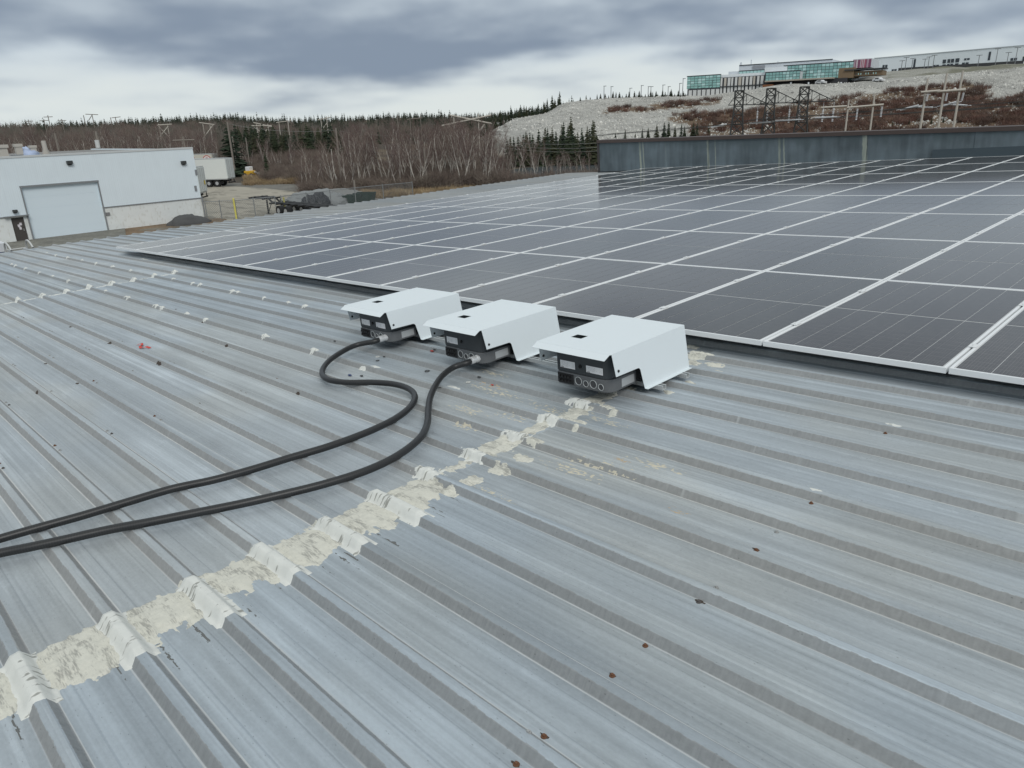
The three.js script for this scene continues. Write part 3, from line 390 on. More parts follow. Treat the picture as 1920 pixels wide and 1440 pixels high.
const inPoly = (P, x, y) => { let r = false; for (let i = 0, j = P.length - 1; i < P.length; j = i++) if ((P[i][1] > y) !== (P[j][1] > y) && x < (P[j][0] - P[i][0]) * (y - P[i][1]) / (P[j][1] - P[i][1]) + P[i][0]) r = !r; return r; };
// patches of rust-red brush on the gravel hill, as seen from the roof
const BRUSH = [[[1128, 212], [1150, 204], [1225, 197], [1290, 190], [1350, 187], [1352, 194], [1270, 204], [1200, 210]], [[1258, 218], [1290, 210], [1360, 214], [1420, 205], [1520, 192], [1600, 182], [1680, 170], [1740, 164], [1810, 156], [1855, 166], [1845, 180], [1875, 194], [1930, 170], [2100, 170], [2100, 250], [1300, 262], [1290, 236], [1262, 228]]];
{
  const az = [], ds = [0, 15, 40, 70]; for (let d = 90; d < 150; d += 6) ds.push(d); for (let d = 150; d < 340; d += 2.2) ds.push(d); for (let d = 340; d < 620; d += 14) ds.push(d); ds.push(700, 800, 950, 1200, 1700, 2600, 4500);
  for (let a = -180; a < -92; a += 6) az.push(a); for (let a = -92; a < 2; a += 0.36) az.push(a); for (let a = 2; a <= 180; a += 6) az.push(a); az[az.length - 1] = 180;
  const P = [], Cc = [], T = [], I = [], n = ds.length;
  for (const a of az) for (const d of ds) {
    const x = EYE.x + Math.sin(a * Math.PI / 180) * d, z = EYE.z - Math.cos(a * Math.PI / 180) * d, y = terrainY(x, z); P.push(x, y, z); T.push(x / 6, z / 6);
    const q = toPx(V3(x, y, z)), f = fbm(x * 0.12, z * 0.12, 4), e = fbm(x * 0.5 + 7, z * 0.5, 3);
    let c = [0.085, 0.066, 0.046];                                       // leaf litter under the trees
    const grass = smooth(0.48, 0.62, f); c = c.map((k, i) => lerp(k, [0.22, 0.17, 0.105][i], grass * 0.7));
    const grav = smooth(COLS[8].az - 0.01, COLS[9].az + 0.02, a * Math.PI / 180 + (f - 0.5) * 0.05) * smooth(163, 172, d + (e - 0.5) * 12) * (d < 420 ? 1 : 0) * (a < 10 ? 1 : 0);
    if (grav > 0) { const k = 0.82 + 0.5 * (e - 0.5) + 0.4 * (f - 0.5); c = c.map((v, i) => lerp(v, [0.60, 0.585, 0.535][i] * k, grav)); const jx = (f - 0.5) * 30, jy = (e - 0.5) * 14; if (q[2] > 0 && d < 262 && BRUSH.some(b => inPoly(b, q[0] + jx, q[1] + jy))) c = [0.15 + 0.1 * e, 0.105 + 0.07 * e, 0.07 + 0.04 * e]; }
    if (d > 276 && d < 345 && q[2] > 0 && q[0] > 1655 && q[0] < 2200) { const m = smooth(0.4, 0.55, f); c = c.map((v, i) => lerp(v, [0.17, 0.165, 0.10][i], 0.85 - 0.5 * m)); }
    Cc.push(...c);
  }
  for (let i = 0; i + 1 < az.length; i++) for (let j = 0; j + 1 < n; j++) { const a = i * n + j, b = a + 1, c = a + n, d = c + 1; I.push(a, c, b, b, c, d); }
  const g = new THREE.BufferGeometry(); g.setAttribute('position', new THREE.Float32BufferAttribute(P, 3)); g.setAttribute('color', new THREE.Float32BufferAttribute(Cc, 3)); g.setAttribute('uv', new THREE.Float32BufferAttribute(T, 2)); g.setIndex(I); g.computeVertexNormals();
  const nt = texture(512, 512, (i, j, o) => { const k = 0.74 + 0.5 * (vn(i / 5, j / 5) - 0.5) + 0.5 * (vn(i / 14 + 40, j / 14) - 0.5) + 0.35 * (hsh(i, j) - 0.5); o[0] = o[1] = o[2] = k; });
  const m = struct('ground', new THREE.Mesh(g, new THREE.MeshStandardMaterial({ vertexColors: true, map: nt, roughness: 1, side: THREE.DoubleSide }))); m.receiveShadow = m.castShadow = true;
}
// yard of worn concrete behind the white building, and the gravel track beside it
const flat = (name, px, lift, mat) => { const s = px.map(([x, y]) => level(x, y, G0)); const sh = new THREE.Shape(s.map(p => new THREE.Vector2(p.x, -p.z))); const g = new THREE.ShapeGeometry(sh); g.rotateX(-Math.PI / 2); g.translate(0, G0 + lift, 0); const m = struct(name, new THREE.Mesh(g, mat)); m.receiveShadow = true; const uv = g.attributes.uv; for (let k = 0; k < uv.count; k++) uv.setXY(k, g.attributes.position.getX(k) / 24, g.attributes.position.getZ(k) / 24); return m; };
{
  const tx = texture(512, 512, (i, j, o) => { const a = fbm(i / 40, j / 40, 5), b = fbm(i / 7, j / 90, 3), c = hsh(i, j); let k = 1 + 0.35 * (a - 0.5) + 0.25 * (b - 0.5) + 0.12 * (c - 0.5); if (fbm(i / 60 + 33, j / 22, 4) > 0.63) k *= 0.68; o[0] = 0.36 * k; o[1] = 0.33 * k; o[2] = 0.27 * k; });
  const gx = texture(256, 256, (i, j, o) => { const k = 0.8 + 0.5 * (fbm(i / 9, j / 9, 3) - 0.5) + 0.4 * (hsh(i, j) - 0.5); o[0] = 0.21 * k; o[1] = 0.2 * k; o[2] = 0.175 * k; });
  flat('yard_pavement', [[300, 470], [330, 380], [370, 351], [440, 351], [500, 355], [560, 362], [600, 372], [575, 400], [560, 470]], 0.12, new THREE.MeshStandardMaterial({ map: tx, roughness: 0.95 }));
  flat('gravel_track', [[360, 346], [470, 343], [600, 349], [640, 358], [760, 384], [600, 420], [540, 400]], 0.06, new THREE.MeshStandardMaterial({ map: gx, roughness: 1 }));
  const sx = texture(256, 256, (i, j, o) => { const a = fbm(i / 26, j / 26, 5), k = 0.8 + 0.7 * (a - 0.5) + 0.35 * (hsh(i, j) - 0.5), q = smooth(0.42, 0.62, fbm(i / 40 + 60, j / 40, 4)); o[0] = lerp(0.22, 0.2, q) * k; o[1] = lerp(0.15, 0.18, q) * k; o[2] = lerp(0.09, 0.145, q) * k; });
  flat('soil_strip', [[225, 450], [222, 430.5], [388, 411], [425, 413], [425, 470], [225, 470]], 0.16, new THREE.MeshStandardMaterial({ map: sx, roughness: 1 })); flat('asphalt_apron', [[-200, 500], [-200, 476], [62, 452], [235, 430], [240, 470]], 0.19, new THREE.MeshStandardMaterial({ map: gx, color: lin(1.1, 1.12, 1.1), roughness: 1 }));
  const pw = [[940, 322], [985, 315], [1040, 312], [1130, 308], [1160, 322], [1120, 334], [960, 346]];
  flat('pond', pw, 0.1, std(0.10, 0.115, 0.125, 0.18));
}

// ---------------------------------------------------------------- facades: a frame with x along the wall, y up from its foot, z outwards
function facade(name, label, cat, A, B) {
  const dx = B.x - A.x, dz = B.z - A.z, L = Math.hypot(dx, dz), X = V3(dx / L, 0, dz / L), Z = X.clone().cross(V3(0, 1, 0)); if (Z.dot(EYE.clone().sub(A)) < 0) Z.negate();
  const sgn = X.clone().cross(V3(0, 1, 0)).dot(Z) > 0 ? 1 : -1, Q = new THREE.Quaternion().setFromRotationMatrix(new THREE.Matrix4().makeBasis(X, V3(0, 1, 0), Z));
  const t = thing(name, label, cat, A, Q);
  const loc = (px, py, z = 0) => { const r = ray(px, py), k = (A.clone().addScaledVector(Z, z).sub(EYE)).dot(Z) / r.dot(Z), p = EYE.clone().addScaledVector(r, k).sub(A); return [p.dot(X), p.y]; };
  // box from its left edge (top and foot) and the pixel of its right edge
  const rect = (pl, yt, yb, pr, z0, z1) => { const [x0, y1] = loc(pl, yt, z1), y0 = loc(pl, yb, z1)[1], x1 = loc(pr, yt, z1)[0]; return [Math.min(x0, x1), Math.max(x0, x1), y0, y1, z0, z1]; };
  return { t, loc, rect, L, add: (n, m, b, parent) => part(n, boxG(...b), m, parent || t) };
}
// white warehouse on the left
{
  const A = level(62, 453, G0), B = level(384, 413.5, G0), Fb = facade('white_warehouse', 'long white warehouse with wide overhead door beyond the roof edge', 'building', A, B), { loc, rect, add, L } = Fb;
  const clad = texture(512, 256, (i, j, o) => { const k = 1 + 0.05 * (fbm(i / 60, j / 60, 4) - 0.5) + 0.05 * (vn(i / 2, j / 80) - 0.5) - ((i % 16) < 2 ? 0.06 : 0); o[0] = 0.78 * k; o[1] = 0.86 * k; o[2] = 0.90 * k; });
  const conc = texture(512, 128, (i, j, o) => { const a = fbm(i / 40, j / 22, 5), d = 0.28 * smooth(0.56, 0.8, fbm(i / 9 + 70, j / 16, 5)); const k = 1 + 0.12 * (a - 0.5); o[0] = lerp(0.78 * k, 0.45, d); o[1] = lerp(0.80 * k, 0.42, d); o[2] = lerp(0.78 * k, 0.34, d); });
  const M_CLAD = new THREE.MeshStandardMaterial({ map: clad, roughness: 0.6 }), M_CONC = new THREE.MeshStandardMaterial({ map: conc, roughness: 0.9 }), M_TRIM = std(0.24, 0.25, 0.26, 0.6), M_RF = std(0.24, 0.235, 0.225, 0.95);
  clad.repeat.set(0.2, 0.2); conc.repeat.set(0.12, 0.4);
  const top = loc(361, 279)[1], band = loc(377, 370)[1], x0 = -14, x1 = L, [gx0] = loc(63, 445), [gx1] = loc(202, 433), gt = loc(181, 341)[1], [dx0, dt] = loc(20, 409), [dx1] = loc(44, 408), wb = -0.05;
  const side = new GB();
  side.box(x0, dx0, band, top, -0.3, 0.06).box(dx0, gx0, band, top, -0.3, 0.06).box(gx1, x1, band, top, -0.3, 0.06).box(gx0, gx1, gt, top, -0.3, 0.06); part('cladding', side.geo(), M_CLAD, Fb.t);
  for (const [a, b, y] of [[x0, dx0, wb], [dx0, dx1, dt], [dx1, gx0, wb], [gx1, x1, wb]]) part('plinth_wall', boxG(a, b, y, band - 0.005, -0.3, 0), M_CONC, Fb.t);
  part('end_wall', boxG(x1 - 0.3, x1 - 0.004, wb, top - 0.004, -26, -0.3), M_CLAD, Fb.t);
  const rf = part('roof', boxG(x0, x1 - 0.3, top - 0.35, top - 0.12, -26, -0.3), M_RF, Fb.t);
  part('parapet', new GB().box(x0, x1 + 0.02, top + 0.002, top + 0.16, -0.32, 0.1).geo(), std(0.6, 0.62, 0.62, 0.6), Fb.t);
  part('band_trim', new GB().box(gx1 + 0.05, x1 + 0.01, band - 0.07, band, 0.004, 0.09).box(x0, gx0 - 0.05, band - 0.07, band, 0.004, 0.09).geo(), M_TRIM, Fb.t);
  const od = part('overhead_door', boxG(gx0, gx1, 0.02, gt, -0.24, -0.16), std(0.72, 0.81, 0.86, 0.55), Fb.t); for (let k = 1; k < 6; k++) part('door_section', boxG(gx0 + 0.03, gx1 - 0.03, 0.02 + (k - 1) * (gt - 0.02) / 5 + 0.012, 0.02 + k * (gt - 0.02) / 5 - 0.012, -0.158, -0.15), std(0.73, 0.82, 0.87, 0.55), od);
  part('door_frame', new GB().box(gx0 - 0.12, gx1 + 0.12, gt, gt + 0.14, 0.062, 0.11).box(gx1, gx1 + 0.1, 0, gt - 0.003, 0.004, 0.1).box(gx0 - 0.1, gx0, 0, gt - 0.003, 0.004, 0.1).geo(), M_TRIM, Fb.t);
  const pd = part('door', boxG(dx0 + 0.03, dx1 - 0.03, 0, dt - 0.02, -0.14, -0.08), std(0.07, 0.062, 0.055, 0.6), Fb.t); for (const [a, b] of [[0.35, 0.62], [0.5, 0.68], [0.42, 0.52]]) part('notice', boxG(dx0 + 0.03 + a, dx0 + 0.2 + a, dt * b, dt * b + 0.22, -0.078, -0.07 + a * 0.01), std(0.7, 0.66, 0.68, 0.8), pd); part('handle', boxG(dx1 - 0.2, dx1 - 0.14, 0.95, 1.15, -0.079, -0.03), std(0.6, 0.6, 0.58, 0.3, 0.8), pd);
  part('door_canopy', boxG(dx0 - 0.5, dx1 + 0.4, dt + 0.1, dt + 0.17, 0.094, 0.3), M_TRIM, Fb.t);
  for (const [px, py, s] of [[129, 305, 1], [342.5, 305, 1], [27, 396, 0.75]]) { const [x, y] = loc(px, py); part('wall_light', new GB().box(x - 0.22 * s, x + 0.22 * s, y - 0.1 * s, y + 0.16 * s, 0.064, 0.34).box(x - 0.17 * s, x + 0.17 * s, y - 0.2 * s, y - 0.1 * s, 0.064, 0.22).geo(), std(0.05, 0.055, 0.055, 0.5), Fb.t); }
  { const [x, y] = loc(202, 401); part('meter_box', boxG(x - 0.16, x + 0.16, y - 0.13, y + 0.13, 0.002, 0.09), std(0.22, 0.22, 0.22, 0.6), Fb.t); }
  part('downpipe', new GB().bar([L + 0.06, 0, 0.12], [L + 0.06, band, 0.12], 0.07, 0.07, 8, true).geo(), M_TRIM, Fb.t);
  for (const [px, py] of [[368, 323], [367, 353]]) { const [x, y] = loc(px, py); part('corner_box', boxG(x - 0.15, x + 0.05, y - 0.25, y + 0.25, 0.064, 0.14), M_TRIM, Fb.t); }
  // scuffs on the plinth near the corner
  // roof vents seen over the edge
  const rt = top - 0.12; for (const [px, z, w, h, kind] of [[36, -13, 0.55, 1.1, 0], [63, -13, 0.5, 0.9, 0], [86, -12.5, 0.55, 1.3, 1], [2, -10, 0.9, 1.1, 0], [30, -6, 0.7, 0.25, 2]]) { const x = loc(px, 285, z)[0]; const g = kind === 1 ? new GB().bar([x, rt, z], [x, rt + 0.5, z], w * 0.75, w * 0.4, 10, true).bar([x, rt + 0.5, z], [x, rt + h, z], 0.22, 0.2, 10, true) : new GB().box(x - w / 2, x + w / 2, rt, rt + h * 0.75, z - w / 2, z + w / 2).box(x - w * 0.62, x + w * 0.62, rt + h * 0.75, rt + h, z - w * 0.62, z + w * 0.62); part('roof_vent', g.geo(), kind === 2 ? M_TRIM : std(0.5, 0.47, 0.42, 0.7), rf); }
  // blue and white tarpaulin heap on the warehouse roof
  const xt = loc(50, 283, -14)[0]; { const g = new THREE.SphereGeometry(1, 16, 8, 0, Math.PI * 2, 0, Math.PI / 2); g.scale(1.8, 0.75, 1.0); const p = g.attributes.position; for (let k = 0; k < p.count; k++) { const q = 1 + 0.35 * (vn(p.getX(k) * 3, p.getZ(k) * 4) - 0.5); p.setXYZ(k, p.getX(k) * q, p.getY(k) * q, p.getZ(k)); } g.computeVertexNormals(); const w = Fb.t.localToWorld(V3(xt, rt, -14)); const o = thing('tarpaulin_heap', 'pale blue tarpaulin heap on the white warehouse roof', 'tarpaulin', w); part('sheet', g, std(0.42, 0.5, 0.68, 0.6), o); }
}
// heap of dark gravel against its wall
{
  const p = level(343, 420, G0); p.x += 1.5; const t = thing('gravel_heap', 'low heap of dark gravel at the foot of the white warehouse', 'gravel heap', p); const g = new THREE.SphereGeometry(1, 28, 12, 0, Math.PI * 2, 0, Math.PI / 2), q = g.attributes.position; for (let k = 0; k < q.count; k++) { const a = q.getX(k), b = q.getZ(k), n = 1 + 0.4 * (fbm(a * 4 + 9, b * 4, 3) - 0.5); q.setXYZ(k, a * 1.5 * n, q.getY(k) * 0.95 * n, b * 2.0 * n); } g.computeVertexNormals(); part('pile', g, std(0.085, 0.085, 0.085, 1), t);
}
// blue and white box body at the left edge, and bent tubes beside it
{
  const p = at(-72, 468, 44), top = at(3, 453, 44).y - G0 - 3.0; p.y = G0; const t = thing('blue_container', 'blue and white container top showing at the left edge of the roof', 'container', p); part('body', boxG(-1.2, 1.0, 0, 2.6 + top, -1.6, 0.5), std(0.02, 0.07, 0.24, 0.5), t); part('lid', boxG(-1.25, 1.05, 2.604 + top, 3.0 + top, -1.65, 0.55), std(0.66, 0.68, 0.7, 0.6), t);
}

// top of a metal ladder hooked over the eave
{
  const [, v] = roofAt(40, 466, -0.1), t = roofThing('eave_ladder', 'pale metal ladder top hooked over the far left roof edge', 'ladder', EAVE + 0.15, v, PAN), m = std(0.6, 0.6, 0.58, 0.45, 0.3);
  for (const z of [-0.22, 0.22]) part('rail', new THREE.TubeGeometry(new THREE.CatmullRomCurve3([V3(-0.35, -2.5, z), V3(-0.35, -0.2, z), V3(-0.34, 0.08, z), V3(-0.2, 0.2, z), V3(0.1, 0.17, z), V3(0.3, 0.05, z)]), 24, 0.022, 6), m, t);
  for (let k = 0; k < 7; k++) part('rung', new GB().bar([-0.35, 0.02 - k * 0.3, -0.22], [-0.35, 0.02 - k * 0.3, 0.22], 0.018, 0.018, 6).geo(), m, t);
}

// ---------------------------------------------------------------- trailers and yard things
function yaw(a) { return new THREE.Quaternion().setFromAxisAngle(V3(0, 1, 0), a); }
const M_TYRE = std(0.02, 0.02, 0.021, 0.9), M_RIM = std(0.5, 0.5, 0.5, 0.5, 0.4);
function wheel(t, x, y, z, r) { const w = part('wheel', new GB().bar([x, y, z - 0.28], [x, y, z + 0.28], r, r, 18, true).geo(), M_TYRE, t); part('rim', new GB().bar([x, y, z - 0.30], [x, y, z + 0.30], r * 0.5, r * 0.5, 12, true).geo(), M_RIM, w); }
function semi(label, rearPx, rearPy, turn, L, opt = {}) {                  // x runs forward from the rear, z across
  const p = level(rearPx, rearPy, G0); p.y += 0.13; const t = thing('semi_trailer', label, 'trailer', p, yaw(turn), 'box trailers in the yard'); const white = std(...(opt.col || [0.74, 0.76, 0.72]), 0.55);
  const b = part('body', boxG(0.06, L, 1.2, 4.1, -1.3, 1.3), white, t);
  part('rail', new GB().box(0.06, L, 1.06, 1.197, -1.31, 1.31).box(0.06, L, 4.103, 4.18, -1.31, 1.31).geo(), std(0.45, 0.46, 0.45, 0.5, 0.3), t);
  const M_DR = std(0.62, 0.66, 0.64, 0.6);
  for (const s of [-1, 1]) { const d = part('rear_door', boxG(-0.01, 0.055, 1.25, 4.05, s > 0 ? 0.02 : -1.28, s > 0 ? 1.28 : -0.02), M_DR, t); part('lock_rod', new GB().bar([-0.04, 1.3, s * 0.35], [-0.04, 4.0, s * 0.35], 0.03, 0.03, 6, true).bar([-0.04, 1.3, s * 0.9], [-0.04, 4.0, s * 0.9], 0.03, 0.03, 6, true).geo(), M_RIM, d); }
  part('bumper', new GB().box(-0.02, 0.1, 0.5, 0.66, -1.2, 1.2).box(0.0, 0.08, 0.662, 1.05, -0.9, -0.8).box(0.0, 0.08, 0.662, 1.05, 0.8, 0.9).geo(), M_BLACK, t);
  part('frame', boxG(0.3, L - 1, 0.75, 1.05, -0.5, 0.5), M_BLACK, t);
  for (const x of [1.9, 3.2]) for (const s of [-1, 1]) wheel(t, x, 0.52, s * 0.95, 0.52);
  part('skirt', new GB().box(4.5, L - 3, 0.4, 1.055, 1.27, 1.3).box(4.5, L - 3, 0.4, 1.055, -1.3, -1.27).geo(), white, t);
  part('landing_leg', new GB().box(L - 3, L - 2.8, 0, 1.04, -0.9, -0.75).box(L - 3, L - 2.8, 0, 1.04, 0.75, 0.9).geo(), M_BLACK, t);
  return { t, b };
}
semi('long white box trailer parked in the yard, rear doors facing right', 437, 350, 3.86, 14.5);
{ const { t } = semi('white box trailer with red and white emblems behind the other trailers', 411, 333, 3.95, 13, { col: [0.62, 0.6, 0.52] });
  const z = -1.312; part('stripe', boxG(3, 12.5, 2.75, 3.35, -1.306, -1.302), std(0.2, 0.24, 0.2, 0.6), t); const disc = (x, r, m, k, n) => { const g = new THREE.CircleGeometry(r, 24); const q = part(n, g, m, t); q.position.set(x, 3.2, z - k * 0.006); q.rotation.y = Math.PI; return q; }; const red = std(0.5, 0.04, 0.04, 0.6), wh = std(0.75, 0.72, 0.68, 0.6); disc(1.2, 0.75, red, 0, 'emblem_ring'); disc(1.2, 0.62, wh, 1, 'emblem_field'); disc(1.2, 0.36, red, 2, 'emblem_centre'); part('shield', boxG(3.4, 5.4, 2.6, 3.7, -1.316, -1.31), red, t); part('shield_band', boxG(3.6, 5.2, 3.1, 3.4, -1.322, -1.318), wh, t); }
{ const { t } = semi('white trailer tail showing past the white warehouse corner', 386, 380, 3.98, 12); part('placard', boxG(-0.05, -0.045, 2.0, 2.5, 0.5, 0.9), std(0.6, 0.45, 0.05, 0.6), t); }
{ // black skeletal chassis trailer: gooseneck to the left
  const p = level(527, 403, G0); p.y += 0.13; const d = level(480, 398, G0).sub(p); const t = thing('chassis_trailer', 'black skeletal container chassis with gooseneck parked in the yard', 'trailer', p, yaw(Math.atan2(-d.z, d.x)));
  const g = new GB(); for (const s of [-0.42, 0.42]) g.beam([-9, 1.12, s], [0.6, 1.12, s], 0.2).beam([0.6, 1.14, s], [1.3, 1.5, s], 0.18).beam([1.3, 1.5, s], [4.0, 1.52, s], 0.16); for (let x = -9; x < 4.1; x += 1.3) g.beam([x, x > 1 ? 1.5 : 1.12, -1.1], [x, x > 1 ? 1.5 : 1.12, 1.1], 0.12); part('frame', g.geo(), M_BLACK, t);
  for (const s of [-0.8, 0.8]) { part('landing_leg', new GB().beam([1.0, 0, s], [1.0, 1.4, s], 0.14).beam([1.0, 0.1, s], [0.2, 1.1, s], 0.07).box(0.85, 1.15, -0.0, 0.04, s - 0.16, s + 0.16).geo(), M_BLACK, t); for (const x of [-1.6, -2.9]) wheel(t, x, 0.5, s * 1.12, 0.5); }
}
{ // chain-link fence with steel posts and yellow bollards
  const wire = (() => { const n = 64, d = new Uint8Array(n * n * 4); for (let j = 0; j < n; j++) for (let i = 0; i < n; i++) { const k = (j * n + i) * 4, a = (i + j) % 32, b = (i - j + 64) % 32, on = a < 4 || b < 4 ? 255 : 0; d[k] = d[k + 1] = d[k + 2] = on; d[k + 3] = 255; } const t = new THREE.DataTexture(d, n, n); t.wrapS = t.wrapT = THREE.RepeatWrapping; t.magFilter = THREE.LinearFilter; t.needsUpdate = true; return t; })();
  const M_WIRE = new THREE.MeshStandardMaterial({ color: lin(0.25, 0.26, 0.26), alphaMap: wire, transparent: true, roughness: 0.6, metalness: 0.4, side: THREE.DoubleSide }), M_POST = std(0.3, 0.31, 0.31, 0.5, 0.5);
  const fence = (label, pts, H) => { const W = pts.map(([x, y]) => level(x, y, G0)), t = thing('chain_link_fence', label, 'fence', W[0]); const rel = W.map(w => w.clone().sub(W[0])); rel.forEach((q) => part('post', new GB().bar([q.x, 0, q.z], [q.x, H + 0.1, q.z], 0.05, 0.05, 8, true).geo(), M_POST, t)); for (let k = 0; k + 1 < rel.length; k++) { const a = rel[k], b = rel[k + 1], L = a.distanceTo(b) / 0.4; part('top_rail', new GB().bar([a.x, H, a.z], [b.x, H, b.z], 0.035, 0.035, 6, true).geo(), M_POST, t); part('mesh_panel', new GB().quad([a.x, 0.05, a.z], [b.x, 0.05, b.z], [b.x, H, b.z], [a.x, H, a.z], [0, 0, L, 0, L, H / 0.4, 0, H / 0.4]).geo(), M_WIRE, t); } };
  fence('chain-link fence section next to the white warehouse corner', [[390, 416], [417, 414], [446, 413], [480, 409], [520, 405]], 1.9);
  fence('chain-link fence in front of the grey stone pile', [[531, 404], [578, 397], [622, 391], [668, 385], [720, 379], [775, 373]], 1.9);
  for (const [x, y, h, l] of [[444, 414, 2.1, 'slanting yellow bollard post near the white warehouse corner'], [536, 403, 1.7, 'yellow bollard post beside the chassis trailer']]) { const p = level(x, y, G0), t = thing('bollard_post', l, 'bollard', p, undefined, 'yellow bollards along the fence'); part('pipe', new GB().bar([0, 0, 0], [0, h, 0], 0.09, 0.09, 10, true).geo(), std(0.62, 0.56, 0.14, 0.6), t); part('cap', new THREE.SphereGeometry(0.09, 10, 5, 0, 6.3, 0, 1.57).translate(0, h, 0), std(0.62, 0.56, 0.14, 0.6), t); }
}
{ // grey stone pile behind the fence, dark covered heaps and green skips along the roof edge
  const heap = (name, label, cat, px, py, rx, ry, rz, mat, dy = 0) => { const p = level(px, py, G0); p.y += dy; const t = thing(name, label, cat, p); const g = new THREE.SphereGeometry(1, 60, 26, 0, Math.PI * 2, 0, Math.PI / 2), q = g.attributes.position; for (let k = 0; k < q.count; k++) { const a = q.getX(k), b = q.getZ(k), n = 1 + 0.4 * (fbm(a * 3 + px, b * 3, 5) - 0.5) + 0.12 * (vn(a * 22, b * 22) - 0.5); q.setXYZ(k, a * rx * n, Math.pow(Math.max(q.getY(k), 0), 1.1) * ry * n, b * rz * n); } g.computeVertexNormals(); part('pile', g, mat, t); return t; };
  heap('stone_pile', 'broad heap of grey crushed stone behind the fence', 'stone pile', 592, 383, 4.5, 1.5, 4.0, std(0.24, 0.25, 0.25, 1)); heap('stone_pile', 'smaller heap of grey stone at the edge of the birch trees', 'stone pile', 628, 372, 4.5, 1.1, 4, std(0.22, 0.22, 0.21, 1));
  const tarp = std(0.025, 0.028, 0.035, 0.5); heap('covered_heap', 'black plastic covered heap, left of two by the roof edge', 'covered heap', 583, 393, 1.0, 1.5, 1.0, tarp); heap('covered_heap', 'rounded black plastic covered heap, right of two by the roof edge', 'covered heap', 602, 391, 1.2, 1.7, 1.2, tarp); heap('covered_heap', 'dark low rubbish heap right beside the chassis trailer', 'covered heap', 556, 399, 1.9, 0.9, 1.4, std(0.05, 0.05, 0.052, 0.9));
  const skip = (px, py, l, s) => { const p = level(px, py, G0), t = thing('waste_skip', l, 'waste skip', p, yaw(0.6), 'green waste skips by the fence'); t.scale.setScalar(0.62); const m = std(0.02, 0.05, 0.038, 0.6); part('body', new GB().quad([-1.6 * s, 0.1, 0.9], [1.6 * s, 0.1, 0.9], [1.9 * s, 1.5, 1.1], [-1.9 * s, 1.5, 1.1]).quad([1.6 * s, 0.1, -0.9], [-1.6 * s, 0.1, -0.9], [-1.9 * s, 1.5, -1.1], [1.9 * s, 1.5, -1.1]).quad([1.6 * s, 0.1, 0.9], [1.6 * s, 0.1, -0.9], [1.9 * s, 1.5, -1.1], [1.9 * s, 1.5, 1.1]).quad([-1.6 * s, 0.1, -0.9], [-1.6 * s, 0.1, 0.9], [-1.9 * s, 1.5, 1.1], [-1.9 * s, 1.5, -1.1]).box(-1.6 * s, 1.6 * s, 0, 0.098, -0.9, 0.9).geo(), std(0.02, 0.05, 0.038, 0.6, 0, { side: THREE.DoubleSide }), t); part('rim', new GB().box(-1.95 * s, 1.95 * s, 1.503, 1.6, 1.04, 1.16).box(-1.95 * s, 1.95 * s, 1.503, 1.6, -1.16, -1.04).geo(), m, t); };
  skip(685, 377, 'dark green waste skip at the left of two by the birches', 1); skip(662, 382, 'low green waste skip nearer the stone pile', 0.8);
  // leaning timber post and crooked white birch snag stand in the trees' builder below
}
{ // yellow and white vehicle at the edge of the woods
  const p = ground(457, 147), t = thing('yellow_loader', 'small yellow and white loader at the edge of the woods', 'loader', p, yaw(0.5)); const y = std(0.62, 0.36, 0.02, 0.5), w = std(0.72, 0.72, 0.72, 0.6); part('body', new RoundedBoxGeometry(2.6, 1.1, 1.8, 2, 0.25).translate(0, 1.0, 0), y, t); part('cab', new RoundedBoxGeometry(1.2, 1.0, 1.5, 2, 0.12).translate(-0.2, 2.0, 0), w, t); part('boom', new GB().beam([1.2, 1.2, 0], [2.7, 0.8, 0], 0.35).box(2.6, 3.3, 0.3, 1.1, -0.9, 0.9).geo(), w, t); for (const x of [-0.9, 0.9]) for (const s of [-0.8, 0.8]) wheel(t, x, 0.5, s, 0.5); t.scale.setScalar(0.75);
}
